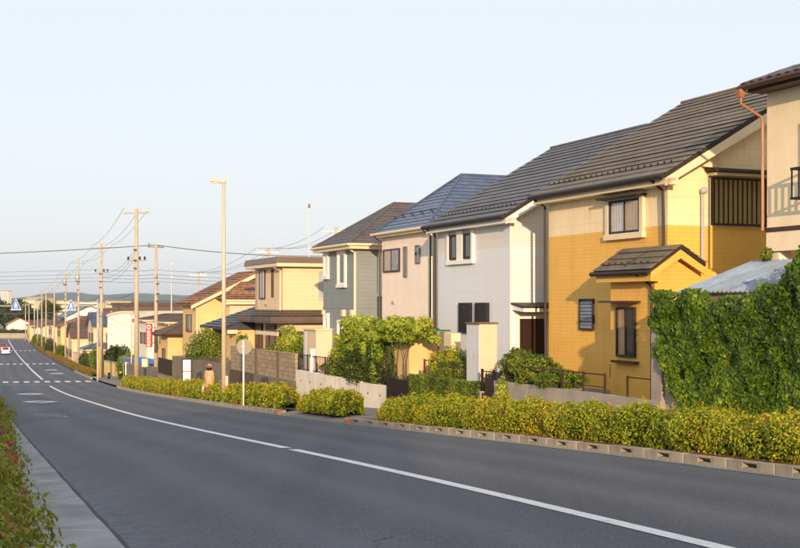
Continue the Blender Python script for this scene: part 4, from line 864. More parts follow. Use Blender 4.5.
p = np.concatenate(P); leaves('foliage', p, np.concatenate(Q), .105, M['leaf_lime'], vr, .75, .6, np.concatenate(T)+rng.normal(0, .16, len(p)), kind='stuff')
bush('garden_shrub', 'dark green mound of shrub below the pergola, behind the black fence', NT(16.6, 41.6, -3.0), (1.3, .6, .85), 15000, .09, M['leaf_dark'], 'garden shrubs', seed=21)
bush('garden_shrub', 'dark leafy shrub between the pergola and the cream gate wall', NT(16.3, 40.5, -3.0), (.75, .5, .9), 9000, .085, M['leaf_dark'], 'garden shrubs', seed=24)
bush('garden_shrub', 'yellow-flowered shrub at the end of the pergola', NT(16.5, 45.2, -3.0), (.8, .6, .8), 8000, .09, sm, 'garden shrubs', seed=22, flowers=22)
bush('garden_shrub', 'tall mixed green shrub under the middle of the pergola', NT(16.6, 43.6, -3.0), (.9, .6, 1.0), 11000, .09, sm, 'garden shrubs', seed=23, flowers=8)
for i, (t, z) in enumerate(((48.3, 0), (47.0, 0), (46.4, 0), (45.9, 0))):
    pt = street('flower_pot', ['terracotta pot with pink flowers behind the black fence', 'small white pot beside the white gate post', 'red pot of mixed flowers next to the shrubs', 'pale jug-shaped planter by the shrubs'][i], 'pot', 16.2, t, -3.0)
    obj('pot', MB().lathe((0, 0, 0), [(.1, 0), (.15, .26), (.165, .28)], 10), M[['copper', 'sign_white', 'sign_red', 'ceramic'][i]], pt, True)
    p, d, k = blob_leaves((0, 0, .42), (.2, .2, .2), 260, 70+i); leaves('plant', p, d, .07, M['leaf_mid' if i % 2 else 'petal_warm'], pt, .7, kind='stuff')
# block wall
bw = street('block_wall', 'grey-brown concrete block wall on a dark base below the cream house', 'wall', 16.3, 62.6, -3.42); block_wall(bw, 0, 11.2, 0, 1.2, bl=.42, bhh=.2)
obj('base', MB().box(-.05, 11.3, -.05, .3, -2.2, -.003), M['concrete_dark'], bw); 
for x in (4.9, 8.6): obj('pilaster', MB().box(x, x+.3, -.06, .2, 0, 1.25), M['bronze'], bw)
bw2 = street('block_wall', 'dark brown block wall behind the person in the long coat', 'wall', 17.0, 76.8, -5.4); block_wall(bw2, 0, 8.2, 0, 2.2, bl=.42, bhh=.2, m='block_brown')
gp = street('garden_gate', 'dark brown double gate between the two block walls', 'gate', 17.0, 68.4, -5.1)
for x in (0, 1.5, 3.0): obj('post', MB().box(x, x+.25, 0, .25, -.3, 2.1), M['bronze'] if x == 1.5 else M['concrete_dark'], gp)
for x in (.26, 1.76):
    obj('leaf', MB().box(x, x+1.23, .08, .13, .1, 1.7), M['door_brown'], gp)
mf = street('mesh_fence', 'black mesh fence on a grey block base by the ochre annex', 'fence', 17.8, 89.5, -5.2); rail_fence(mf, 0, 9.5, .15, 1.3, n=60, bar=.02); obj('sheet', MB().box(0, 9.5, .02, .035, .2, 1.28), M['black_iron'], mf)
mfb = street('fence_base', 'grey block base wall under the black mesh fence', 'wall', 17.75, 89.5, -6.6); block_wall(mfb, 0, 9.5, 0, 1.4, bl=.5, bhh=.2)
# cream shed and porch roof between cream and blue house
sh = street('garden_shed', 'cream metal shed with grey door edge beside the blue house', 'shed', 18.2, 55.9, -3.4); obj('body', MB().box(0, 1.9, 0, 1.6, 0, 2.2), M['cabinet'], sh, bevel=.02); obj('door', MB().box(.03, .4, -.02, -.001, .05, 2.1), M['cabinet_front'], sh); obj('roof', MB().box(-.06, 1.96, -.08, 1.7, 2.202, 2.27), M['cream_trim'], sh)
cp = street('carport', 'brown flat porch roof on slim posts before the cream house', 'carport', 17.4, 61.5, -3.4); obj('roof', MB().box(0, 4.0, 0, 2.2, 1.9, 2.02), M['brown_metal'], cp); obj('edge', MB().box(-.04, 4.04, -.05, -.003, 1.86, 2.05), M['cream_trim'], cp)
for x in (.1, 2, 3.85): obj('post', MB().box(x, x+.08, .05, .13, 0, 1.899), M['brown_metal'], cp)
for i in range(4):
    bush('garden_shrub', ['round bush growing over the block wall beside the porch', 'small tree-like shrub between cream house and shed', 'dense green shrub above the dark brown wall', 'narrow upright shrub behind the street lamp'][i], [NT(17.0, 57.0, -3.0), NT(18.0, 57.5, -2.6), NT(18.0, 73.5, -4.6), NT(18.0, 66.6, -4.6)][i], [(.6, .5, .55), (.7, .6, .8), (1.6, 1.2, 1.7), (.5, .5, 1.6)][i], [4200, 5200, 14000, 5200][i], [.11, .11, .13, .13][i], [M['leaf_mid'], M['leaf_lime'], M['leaf_mid'], M['leaf_mid']][i], 'garden shrubs', seed=31+i)
# ---------------------------------------------------------------- ivy wall and blue tin carport at the right
iv = street('garden_wall', 'high concrete garden wall buried under ivy, bare at its end pillar', 'wall', 15.75, 22.75, -3.0)
obj('wall', MB().box(0, 12, 0, .3, -.2, 2.9), M['concrete'], iv); obj('pillar', MB().box(-.12, .3, -.08, .38, -.2, 2.6), M['concrete'], iv, bevel=.02); obj('coping', MB().box(-.06, 12, -.04, .34, 2.902, 2.95), M['concrete'], iv)
ivy = street('ivy', 'dense green ivy covering the high garden wall', 'ivy', 15.75, 22.75, -3.0)
N = 90000; x = rng.uniform(-.05, 12, N); top = 3.2+.12*np.sin(x*2.1)+.1*np.sin(x*5.3+1)+np.clip((x-3.9)*.95, 0, .95); z = rng.random(N)*top
lim = np.interp(z, [0, .9, 1.35, 1.8, 3.4], [1.6, .9, .6, .2, -.04]) + .14*np.sin(z*9)
pl = np.stack([x, 0*x, z], 1); dep = -.16-.09*lump(pl, 2.2, 5)-.05*lump(pl, 6, 6)+rng.random(N)**2*.12; dep = np.where(z > top-.14, dep+rng.random(N)*.45, dep)
k = (x > lim) & ~((x > 1.05) & (x < 1.32) & (z > 1.35) & (z < 1.62)); pl[:, 1] = dep+.09*lump(pl, 10, 8)*(rng.random(N)); pl = pl[k]; nn = np.tile(np.array([[.25, -1, .55]]), (len(pl), 1))
leaves('foliage', pl, nn, rng.uniform(.05, .125, len(pl)), M['leaf_ivy'], ivy, .85, .45, .42+.22*lump(pl, 2.6, 12)+.12*lump(pl, 7, 13)+rng.normal(0, .17, len(pl)), kind='stuff')
for i in range(14):
    xx = 1.0+i*.8; obj('stem', MB().tube([(xx, -.06, 0), (xx+R(-.3, .3), -.06, 1.2), (xx+R(-.6, .6), -.06, 2.7)], [.03, .02, .008], 5), M['bark'], ivy)
ct = street('tin_carport', 'lean-to carport with faded blue corrugated tin roof above the ivy', 'carport', 16.25, 22.6, -2.4)
for i in range(10):
    mb = MB(); x0 = i*.9; n = 12
    for k in range(n+1): x = x0+.92*k/n; zz = .018*math.cos(k*math.pi); mb.v += [(x, -.1, 2.68+zz+.004*(i % 2)), (x, 2.05, 3.42+zz+.004*(i % 2))]
    mb.f = [(2*k, 2*k+2, 2*k+3, 2*k+1) for k in range(n)]; obj('roof_sheet', mb, M['tin_blue'], ct)
for x in (.1, 3, 6, 8.8): obj('post', MB().box(x, x+.09, .1, .19, -.3, 2.66), M['galv'], ct)
obj('beam', MB().box(0, 9, .06, .16, 2.56, 2.66), M['galv'], ct)
bush('garden_shrub', 'leafy shrub growing up beside the concrete column over the carport', NT(17.3, 18.6, .2), (.8, .5, .55), 5000, .1, M['leaf_ivy'], 'garden shrubs', seed=41)
bush('creeping_plant', 'tuft of small leaves growing on the corner column', NT(18.2, 22.0, 1.0), (.13, .13, .16), 260, .07, M['leaf_mid'], seed=42, core=False)

# ================================================================== STREET FURNITURE
def at(px, y, z=None, rel=.15):   # a point on the pavement at depth y
    X = (px-400)/1200*y; return (X, y, zr(y)+rel if z is None else z)
def utility_pole(label, px, Y, top, r=.17, arms=((.25, 2.0),), transformer=0, rot=-.3, bands=True, group='concrete utility poles'):
    p = at(px, Y); h = top-p[2]; root = thing('utility_pole', label, 'utility pole', p, rot, group)
    obj('shaft', MB().tube([(0, 0, -.3), (0, 0, h)], [r, r*.6], 12), M['pole_concrete'], root, True)
    for dz, L in arms:
        a = obj('crossarm', MB().box(-L/2, L/2, -.05, .05, h-dz-.1, h-dz), M['galv'], root)
        for x in (-L/2+.1, 0.28 if L > 1.5 else 0, L/2-.1): obj('insulator', MB().lathe((x, 0, h-dz), [(.05, 0), (.09, .04), (.06, .1), (.1, .15), (.05, .26)], 8), M['ceramic'] if dz < 1 else M['dark_metal'], a)
    if transformer:
        t = obj('transformer', MB().lathe((.1, -.45, h-transformer), [(.24, 0), (.27, .05), (.27, .85), (.2, .95)], 12), M['galv'], root, True); obj('bracket', MB().box(-.25, .25, -.3, .12, h-transformer-.08, h-transformer-.002), M['dark_metal'], root)
    if bands:
        for z in (h-3.2, h-4.0, h-4.6): obj('cable_box', MB().box(-.1, .1, -r-.12, -r+.06, z, z+.12), M['bronze'], root)
    for k in range(10): z = 2.2+k*.9; obj('step_bolt', MB().tube([(0, 0, z), ((r+.14)*(1 if k % 2 else -1), 0, z)], .014, 5), M['galv'], root) if z < h-1.5 else None
    return root
poles = {}
def P_(k, px, Y, py, label, **kw):
    top = (305-py)*Y/1200; utility_pole(label, px, Y, top, **kw); poles[k] = Vector(((px-400)/1200*Y, Y, top))
P_('A', 136.5, 91, 208.5, 'tallest concrete utility pole with one long crossarm by the red vertical sign', r=.2, arms=((.3, 2.1), (3.9, 1.6)))
P_('C', 101.5, 124, 243.5, 'concrete utility pole beside the yellow guard post at the side street', r=.2, arms=((.4, 2.2), (2.9, 1.6)))
P_('B', 156, 97, 245, 'dark-banded utility pole with cable boxes behind the mesh fence', r=.18, arms=((.12, 1.6),), rot=.9)
P_('D', 78.5, 160, 260.5, 'utility pole with a grey transformer and its crossarm high up', arms=((.3, 2.2),), transformer=2.8)
P_('E', 65.5, 190, 272, 'utility pole holding the overhead blue crossing sign', arms=((.3, 2.2),), transformer=2.0)
for k, px, Y, py in (('F', 54.3, 222, 284), ('G', 46, 252, 290), ('H', 41.8, 270, 291.5), ('I', 37.6, 292, 297), ('J', 34.4, 315, 299), ('K', 29, 338, 302), ('L', 25.5, 360, 304)):
    P_(k, px, Y, py, {'F': 'first', 'G': 'second', 'H': 'third', 'I': 'fourth', 'J': 'fifth', 'K': 'sixth', 'L': 'seventh'}[k] + ' slender utility pole downhill past the one by the far crossing sign', arms=((.3, 2.0),), bands=False, r=.16)
for k, px, Y, py, lb in (('M', 268, 100, 248, 'utility pole top rising behind the cream house roof'), ('N', 336, 96, 227, 'utility pole top rising behind the blue house roof'), ('O', 198.5, 140, 272, 'utility pole standing behind the orange tiled roof')):
    P_(k, px, Y, py, lb, arms=((.3, 2.0),), rot=.1)
yp = thing('guard_post', 'yellow-painted slim sign post beside the concrete pole at the side street', 'post', at(98.8, 122)); obj('sleeve', MB().tube([(0, 0, -.2), (0, 0, 3.2)], .1, 10), M['paint_yellow'], yp, True); obj('upper', MB().tube([(0, 0, 3.2), (0, 0, 7.0)], .07, 10), M['galv'], yp, True)
# overhead wires
def wire(label, pts, r=.018, sag=.5, group='overhead wires', name='overhead_wire'):
    q = []
    for a, b in zip(pts[:-1], pts[1:]):
        a, b = Vector(a), Vector(b)
        for k in range(12):
            f = k/12; v = a.lerp(b, f); v.z -= sag*4*f*(1-f); q.append(v)
    q.append(Vector(pts[-1])); o = obj(name, MB().tube([v-q[0] for v in q], r, 4, False), M['wire']); o.location = q[0]; return tag(o, label, 'wire', group)
po = poles
def off(k, dx, dz): return po[k]+Vector((dx, 0, dz))
for dx in (-.95, .3, .95):
    wire({-.95: 'road-side', .3: 'middle', .95: 'house-side'}[dx] + ' thin power line strung between the crossarms of the receding poles', [off('A', dx, .05), off('C', dx, -.2), off('D', dx, -.1), off('E', dx, -.1), off('F', dx, -.1), off('G', dx, -.1), off('I', dx, -.1), off('K', dx, -.1)], .016, .5)
    wire({-.95: 'road-side', .3: 'middle', .95: 'outer'}[dx] + ' thin power line leading from the pole behind the cream roof', [off('N', dx, 0), off('M', dx, 0), off('O', dx, 0)], .016, .6)
Lp = lambda y, Y, px=-260: Vector(((px-400)/1200*Y, Y, (305-y)*Y/1200))
wire('thick dark cable crossing the road through the dark-banded pole top', [Lp(258, 99), off('B', 0, 0), Lp(256, 92, 340)], .036, .3)
for i, (y0, y1) in enumerate(((276, 269.5), (279.5, 274), (284, 277.5), (288, 281))):
    wire(['topmost', 'second', 'third', 'lowest'][i] + ' of four thin cables crossing the road between the poles', [Lp(y0, 128), Vector((po['C'].x, 124, (305-y1)*124/1200)), Vector((po['B'].x, 97, (305-y1-.5)*97/1200)), Lp(y1+6, 94, 330)], .018, .12)
for i in range(3):
    wire(['upper', 'middle', 'lower'][i] + ' slanting service cable dropping from the tallest pole', [off('A', 0, -3.0-.3*i), off('C', .1, -2.9-.5*i)], .016, .7)
wire('long low cable running along the crossing sign', [Lp(313, 190, -120), off('E', 0, -6.3), off('C', 0, -7.5)], .03, .3)
for dz in (-5.2, -5.9):
    wire(('upper' if dz > -5.5 else 'lower') + ' thick cable bundle strung below the crossarms of the receding poles', [off('A', .1, dz-1.0), off('C', .1, dz), off('D', .1, dz), off('E', .1, dz), off('F', .1, dz), off('G', .1, dz), off('I', .1, dz), off('K', .1, dz)], .028, .5)
# street lamp
sl_ = thing('street_lamp', 'tall slim street lamp with short flat lamp head', 'street lamp', at(223.8, 52.5, rel=.14), 0)
H = (305-181)*52.5/1200 - (zr(52.5)+.14)
obj('pole', MB().tube([(0, 0, -.2), (0, 0, H-.05)], [.11, .07], 12), M['lamp_pole'], sl_, True); hd = obj('lamp_head', MB().hexa([(-.62, -.14, H-.03), (.08, -.1, H-.1), (.08, .1, H-.1), (-.62, .14, H-.03), (-.6, -.11, H+.1), (.08, -.06, H+.05), (.08, .06, H+.05), (-.6, .11, H+.1)]), M['lamp_pole'], sl_, bevel=.03); obj('lens', MB().box(-.55, -.15, -.08, .08, H-.09, H-.055), M['frosted'], hd)
obj('service_box', MB().box(.08, .2, -.08, .08, .55, 1.15), M['lamp_pole'], sl_); obj('base', MB().lathe((0, 0, 0), [(.17, -.05), (.17, .03), (.12, .06)], 12), M['galv'], sl_)
# round sign from behind
rs = thing('round_sign', 'round road sign seen from its grey back on a white post', 'road sign', at(243.5, 46.3, rel=.1), 0)
obj('post', MB().tube([(0, 0, -.2), (0, 0, 2.55)], .035, 10), M['sign_white'], rs, True); dsc = MB(); dsc.tube([(0.02, .06, 2.32), (0.02, .09, 2.32)], .3, 28); obj('disc', dsc, M['sign_back'], rs)
obj('clamp', MB().box(-.06, .06, -.045, .062, 2.28, 2.36), M['galv'], rs)
# bus-stop style panel
bs = thing('notice_board', 'white two-panel notice board in a brown frame on the pavement', 'notice board', at(187, 66.5), -.1)
fr = MB(); fr.box(-.28, -.22, -.04, .04, 0, 2.1); fr.box(.22, .28, -.04, .04, 0, 2.1); fr.box(-.22, .22, -.04, .04, 2.02, 2.1); fr.box(-.22, .22, -.04, .04, 1.36, 1.4); fr.box(-.22, .22, -.04, .04, .42, .5); obj('frame', fr, M['brown_metal'], bs); obj('panel', MB().box(-.218, .218, -.02, .02, 1.402, 2.018), M['sign_white'], bs); obj('panel', MB().box(-.218, .218, -.02, .02, .502, 1.358), M['sign_white'], bs)
# red vertical shop sign with ring and glyph strokes
sg = thing('vertical_sign', 'red vertical shop sign with white ring and lettering on the dark-banded pole', 'sign', at(149.3, 94, z=-3.3), -.1)
obj('box', MB().box(-.24, .24, -.1, .1, 0, 1.85), M['sign_red'], sg, bevel=.03)
rg = MB(); nn = 20
for k in range(nn):
    a, b = 2*math.pi*k/nn, 2*math.pi*(k+1)/nn; pr = lambda q, r_, y: (r_*math.cos(q), y, 1.58+r_*math.sin(q)); rg.hexa([pr(a, .1, -.125), pr(a, .17, -.125), pr(a, .17, -.101), pr(a, .1, -.101), pr(b, .1, -.125), pr(b, .17, -.125), pr(b, .17, -.101), pr(b, .1, -.101)])
obj('ring_mark', rg, M['sign_white'], sg)
for k in range(5):
    z = 1.12-k*.26; gl = MB().box(-.13, .13, -.118, -.101, z+.15, z+.19).box(-.13, .13, -.118, -.101, z, z+.04); gl.box(-.13, -.08, -.116, -.101, z+.042, z+.148); (gl.box(.06, .11, -.116, -.101, z+.042, z+.148) if k % 2 else gl.box(-.02, .03, -.116, -.101, z+.042, z+.148)); obj('glyph', gl, M['sign_white'], sg)
obj('bracket', MB().box(.24, .5, -.03, .03, .3, .36).box(.24, .5, -.03, .03, 1.5, 1.56), M['dark_metal'], sg)
# small things near the side street
for px, Y, lb in ((109, 119, 'short black bollard with yellow cap at the side street mouth'), (120.5, 116, 'short yellow-topped bollard next to the white sign boards')):
    b = thing('bollard', lb, 'bollard', at(px, Y)); obj('shaft', MB().tube([(0, 0, -.1), (0, 0, .65)], .12, 10), M['black_iron'], b, True); obj('cap', MB().lathe((0, 0, .65), [(.13, 0), (.13, .12), (.06, .18)], 10), M['paint_yellow'], b, True)
for px, m, lb in ((126.3, 'sign_white', 'narrow white sign board at the side street corner'), (129.0, 'sign_blue', 'narrow blue-edged sign board at the side street corner')):
    b = thing('sign_board', lb, 'sign', at(px, 112), -.3); obj('board', MB().box(-.1, .1, -.02, .02, .5, 2.3), M[m], b); obj('post', MB().tube([(0, .04, -.1), (0, .04, 2.3)], .03, 8), M['galv'], b); obj('face', MB().box(-.07, .07, -.03, -.021, .6, 2.2), M['sign_white'], b)
wb = thing('sign_pole', 'slim white pole with small signs behind the hedge by the warehouse', 'sign', at(131.5, 108), 0); obj('post', MB().tube([(0, 0, -.1), (0, 0, 6.2)], .06, 8), M['lamp_pole'], wb); obj('plate', MB().box(-.1, .38, -.03, -.005, 5.2, 6.0), M['sign_white'], wb); obj('mark', MB().box(.0, .28, -.04, -.031, 5.4, 5.75), M['sign_red'], wb)
vm = thing('safety_figure', 'red, teal and yellow cut-out board standing by the cream box', 'sign', at(151.5, 99), -.1)
obj('board', MB().prism_y([(-.3, 1.0), (.28, 1.0), (.34, 1.5), (.1, 1.75), (-.25, 1.7), (-.4, 1.35)], -.02, .02), M['sign_red'], vm); obj('lower_board', MB().box(-.02, .3, -.025, .025, 0, .98), M['sign_teal'], vm); obj('stripe', MB().box(.02, .12, -.035, -.026, .1, 1.2), M['paint_yellow'], vm); obj('face', MB().box(-.2, .1, -.035, -.021, 1.25, 1.5), M['sign_white'], vm)
cb = thing('utility_box', 'tall cream roadside cabinet between the two tall poles', 'cabinet', at(145.5, 97.5), -.1); obj('case', MB().box(-.25, .25, -.2, .2, -.1, 2.2), M['cabinet'], cb, bevel=.02); obj('door', MB().box(-.21, .21, -.215, -.201, .2, 2.0), M['cream_trim'], cb)
for px, Y, lb in ((133, 109, 'small dark blue awning by the rounded bush'), (150, 101, 'bright blue tarpaulin over a stall behind the cut-out board')):
    b = thing('awning', lb, 'awning', at(px, Y), -.1); obj('cloth', MB().hexa([(-1.0, -.6, 1.9), (.6, -.6, 1.7), (.6, .6, 1.75), (-1.0, .6, 1.95), (-.95, -.4, 2.3), (.5, -.4, 2.05), (.5, .5, 2.1), (-.95, .5, 2.35)]), M['sign_blue'] if px > 140 else M['roof_slate'], b, bevel=.05)
    for x in (-.9, .5): obj('leg', MB().tube([(x, 0, -.1), (x, 0, 1.9)], .03, 6), M['galv'], b)
# overhead crossing signs
def crossing_sign(label, c, arm_to):
    root = thing('crossing_sign', label, 'road sign', c, 0, 'overhead crossing signs'); root.scale = (.85, .85, .85); s = .52
    def tri(k, y0, y1): mb = MB(); mb.prism_y([(-s*1.05*k, -.45*k), (s*1.05*k, -.45*k), (s*.12*k, .62*k), (-s*.12*k, .62*k)], y0, y1); return mb
    bd = obj('board', tri(1.12, -.02, .02), M['sign_white'], root); obj('face', tri(1, -.032, -.0205), M['sign_blue'], root)
    f = MB(); f.tube([(0, -.036, .3), (0, -.045, .3)], .075, 10); f.prism_y([(-.05, .22), (.06, .22), (.1, -.02), (.2, -.28), (.12, -.3), (.02, -.06), (-.12, -.3), (-.2, -.27), (-.06, -.02)], -.044, -.034); f.prism_y([(-.05, .2), (.06, .2), (.19, .02), (.15, -.01), (-.02, .12), (-.14, -.02), (-.18, .02)], -.048, -.0445); obj('walker', f, M['sign_white'], root)
    for x in (-.36, -.12, .12, .36): obj('stripe', MB().box(x-.05, x+.05, -.042, -.033, -.43, -.36), M['sign_white'], root)
    obj('arm', MB().tube([(0, .06, -.05), Vector(arm_to)], .07, 8), M['galv'], root)
    return root
Y = 113; c = ((16-400)/1200*Y, Y, -.05); crossing_sign('blue triangular pedestrian crossing sign on an arm reaching from across the road', c, (-9.6, .06, -.05))
ap = thing('sign_pole', 'grey pole across the road carrying the crossing sign arm', 'sign pole', (c[0]-9.6, Y+.06, zr(Y)+.1)); obj('post', MB().tube([(0, 0, -.2), (0, 0, 7.8)], .12, 10), M['galv'], ap)
Y = 118; c = ((71-400)/1200*Y, Y, -.1); crossing_sign('blue triangular pedestrian crossing sign on the side by the utility poles', c, (2.6, .06, .1))
ap = thing('sign_pole', 'grey pole beside the yellow post carrying the crossing sign arm', 'sign pole', (c[0]+2.6, Y+.06, zr(Y)+.1)); obj('post', MB().tube([(0, 0, -.2), (0, 0, 7.9)], .09, 10), M['galv'], ap)
# antennas
tv = thing('antenna_mast', 'thin antenna mast with red lamp rising over the cream house', 'antenna', (-5.9, 78, -3), 0); obj('mast', MB().tube([(0, 0, 0), (0, 0, 9.6)], .03, 6), M['galv'], tv); obj('lamp', MB().lathe((0, 0, 9.3), [(.06, 0), (.09, .12), (.03, .3)], 8), M['copper'], tv)
cm = thing('radio_mast', 'thin radio mast with small dishes beyond the annex roof', 'antenna', at(171.5, 150)); hh = (305-261)*150/1200-at(171.5, 150)[2]; obj('mast', MB().tube([(0, 0, 0), (0, 0, hh)], [.14, .05], 6), M['galv'], cm)
for z in (hh-.6, hh-2.2): obj('dish', MB().lathe((.1, -.2, z), [(.2, 0), (.25, .2), (.1, .35)], 8), M['ceramic'], cm)
# ---------------------------------------------------------------- pedestrian
def skin_body(name, verts, edges, radii, m, parent, sub=2):
    me = bpy.data.meshes.new(name); me.from_pydata(verts, edges, []); me.materials.append(m); o = bpy.data.objects.new(name, me); col.objects.link(o); o.parent = parent
    sk = o.modifiers.new('skin', 'SKIN'); sk.use_smooth_shade = True
    for i, r in enumerate(radii): me.skin_vertices[0].data[i].radius = (r, r)
    me.skin_vertices[0].data[0].use_root = True
    s = o.modifiers.new('sub', 'SUBSURF'); s.levels = sub; s.render_levels = sub; return o
M['skin'] = mat('skin', S(214, 168, 138), .6, .05, 5, 40, 0); M['coat'] = mat('coat', S(224, 158, 118), .8, .08, 4, 60, .2); M['hair'] = mat('hair', S(30, 24, 22), .5, .1, 8, 40, .2); M['hat'] = mat('hat', S(226, 150, 150), .8, .05, 5, 60, .1)
pe = thing('person', 'pedestrian in a long salmon coat and pink hat walking away on the pavement', 'person', at(209.3, 57.0), -.28)
V = [(0, 0, .88), (0, 0, 1.1), (0, 0, 1.32), (0, .01, 1.43), (0, .03, 1.55), (-.09, 0, .84), (-.1, .1, .46), (-.1, .04, .07), (-.1, .18, .04), (.09, 0, .84), (.1, -.08, .46), (.1, -.2, .1), (.1, -.1, .04), (-.14, 0, 1.34), (-.2, .02, 1.12), (-.21, .1, .86), (-.21, .13, .76), (.14, 0, 1.34), (.2, -.02, 1.12), (.215, .02, .86), (.215, .04, .76)]
E_ = [(0, 1), (1, 2), (2, 3), (3, 4), (0, 5), (5, 6), (6, 7), (7, 8), (0, 9), (9, 10), (10, 11), (11, 12), (2, 13), (13, 14), (14, 15), (15, 16), (2, 17), (17, 18), (18, 19), (19, 20)]
skin_body('body', V, E_, [.14, .13, .13, .055, .095, .09, .065, .045, .04, .09, .065, .045, .04, .06, .045, .035, .03, .06, .045, .035, .03], M['skin'], pe)
ct_ = MB(); ct_.lathe((0, 0, 0), [(.21, .3), (.22, .32), (.2, .6), (.175, .88), (.15, 1.05), (.17, 1.25), (.15, 1.38), (.06, 1.44)], 18, 1.05, .72)
ct_.tube([(-.14, 0, 1.37), (-.2, .02, 1.12), (-.21, .1, .86)], [.065, .055, .048], 10); ct_.tube([(.14, 0, 1.37), (.2, -.02, 1.12), (.215, .02, .86)], [.065, .055, .048], 10); obj('coat', ct_, M['coat'], pe, True)
obj('hair', MB().lathe((0, .0, 1.36), [(.05, 0), (.1, .04), (.118, .14), (.11, .26), (.03, .3)], 12), M['hair'], pe, True)
obj('hat', MB().lathe((0, .02, 1.57), [(.15, -.01), (.152, .0), (.112, .02), (.108, .07), (.06, .12), (.01, .13)], 14), M['hat'], pe, True)
for s, x, y in ((0, -.1, .12), (1, .1, -.12)): obj('shoe', MB().hexa([(x-.05, y-.1, 0), (x+.05, y-.1, 0), (x+.04, y+.16, 0), (x-.04, y+.16, 0), (x-.045, y-.09, .1), (x+.045, y-.09, .1), (x+.035, y+.14, .05), (x-.035, y+.14, .05)]), M['hair'], pe, bevel=.01)
hp_ = at(209.3, 57.0); bgp = (hp_[0]-.24, hp_[1]-.02, hp_[2]+.38)
bg = thing('shopping_bag', 'pale shopping bag hanging from the pedestrian\'s hand', 'bag', bgp, -.28); obj('pouch', MB().hexa([(-.06, -.15, 0), (.06, -.15, 0), (.06, .15, 0), (-.06, .15, 0), (-.03, -.17, .3), (.03, -.17, .3), (.03, .17, .3), (-.03, .17, .3)]), M['ceramic'], bg, bevel=.02); obj('handle', MB().tube([(0, -.1, .29), (0, -.03, .4), (0, .03, .4), (0, .1, .29)], .012, 6), M['ceramic'], bg)

# ================================================================== FAR END OF THE STREET
def plain_house(label, px, Y, W, D, h, rise, wm, rm, ridge='x', rot=HROT, name='house', group='houses down the slope', z=None, win=True, ac=None):
    p = at(px, Y, rel=0.) if z is None else at(px, Y, z=z)
    root = thing(name, label, 'house', p, rot, group); oh = .5
    if ridge == 'x':
        obj('wall', MB().prism_x([(0, -1.5), (D, -1.5), (D, h), (D/2, h+rise), (0, h)], 0, W), M[wm], root)
        rf = obj('roof', MB().prism_x([(-oh, h-oh*rise/(D/2)+.05), (-oh, h-oh*rise/(D/2)+.2), (D/2, h+rise+.2), (D+oh, h-oh*rise/(D/2)+.2), (D+oh, h-oh*rise/(D/2)+.05), (D/2, h+rise+.04)], -.4, W+.4), M[rm], root)
        e = h-oh*rise/(D/2)+.2; courses(rf, (-.42, -oh-.02, e), (W+.42, -oh-.02, e), (W+.42, D/2, h+rise+.2), (-.42, D/2, h+rise+.2), 8, .06, M[rm])
    elif ridge == 'y':
        obj('wall', MB().prism_y([(0, -1.5), (W, -1.5), (W, h), (W/2, h+rise), (0, h)], 0, D), M[wm], root)
        e = h-oh*rise/(W/2)
        rf = obj('roof', MB().prism_y([(-oh, e+.05), (W/2, h+rise+.04), (W+oh, e+.05), (W+oh, e+.2), (W/2, h+rise+.2), (-oh, e+.2)], -.4, D+.4), M[rm], root)
        courses(rf, (W+oh+.02, -.42, e+.2), (W+oh+.02, D+.42, e+.2), (W/2, D+.42, h+rise+.2), (W/2, -.42, h+rise+.2), 8, .06, M[rm])
    else:
        rf = hip_house(root, W, D, h, oh, W/2, min(D/2, W/2), h+rise, M[wm], M[rm], 7, 'cream_trim')
    if win:
        F, Rt = Face('F', 0), Face('R', W)
        for lv in ((.9, 2.1), (3.7, 4.9)):
            if lv[1] > h-.2: continue
            for f in (.2, .62): window(root, F, W*f, W*f+1.3, lv[0], lv[1], 'brown_metal', 2, ('glass_dark', 'glass_curtain'), sill=False); window(root, Rt, D*f, D*f+1.4, lv[0], lv[1], 'brown_metal', 2, ('glass_grey', 'glass_dark'), sill=False)
    pipe(root, [(W+.07, -.05, h-.2), (W+.07, -.05, -1)], .06, 'cream_trim')
    return root
# white warehouse with shallow curved roof
wa = thing('warehouse', 'plain white windowless warehouse wall with shallow curved roof', 'warehouse', at(107.5, 150, rel=0.), HROT+.5)
n = 10; prof = [(0, -1)]+[(7.2, -1)]+[(7.2*(1-k/n), 6.6+.75*math.sin(math.pi*(.12+.76*(1-k/n)))) for k in range(n+1)]
obj('wall', MB().prism_y(prof, 0, 12), M['white_trim'], wa); mb = MB()
for k in range(n):
    x0, x1 = 7.2*k/n, 7.2*(k+1)/n; z0, z1 = [6.62+.75*math.sin(math.pi*(.12+.76*q)) for q in (k/n, (k+1)/n)]; mb.hexa([(x0, -.2, z0), (x1, -.2, z1), (x1, 12.2, z1), (x0, 12.2, z0), (x0, -.2, z0+.22), (x1, -.2, z1+.22), (x1, 12.2, z1+.22), (x0, 12.2, z0+.22)])
obj('roof', mb, M['cream_trim'], wa); pipe(wa, [(7.25, -.05, 6.8), (7.25, -.05, 0)], .08, 'cream_trim')
db = thing('brown_building', 'dark brown flat-roofed block rising behind the white warehouse', 'building', at(112, 190, rel=0.), HROT+.4, None); obj('wall', MB().box(0, 12, 0, 8, -1, 9.0), M['bronze'], db); obj('parapet', MB().box(-.15, 12.15, -.15, 8.15, 9.002, 9.5), M['roof_umber'], db)
for k in range(4): window(db, Face('F', 0), 1+k*2.8, 2.6+k*2.8, 6.2, 7.6, 'brown_metal', 2, ('glass_grey', 'glass_dark'))
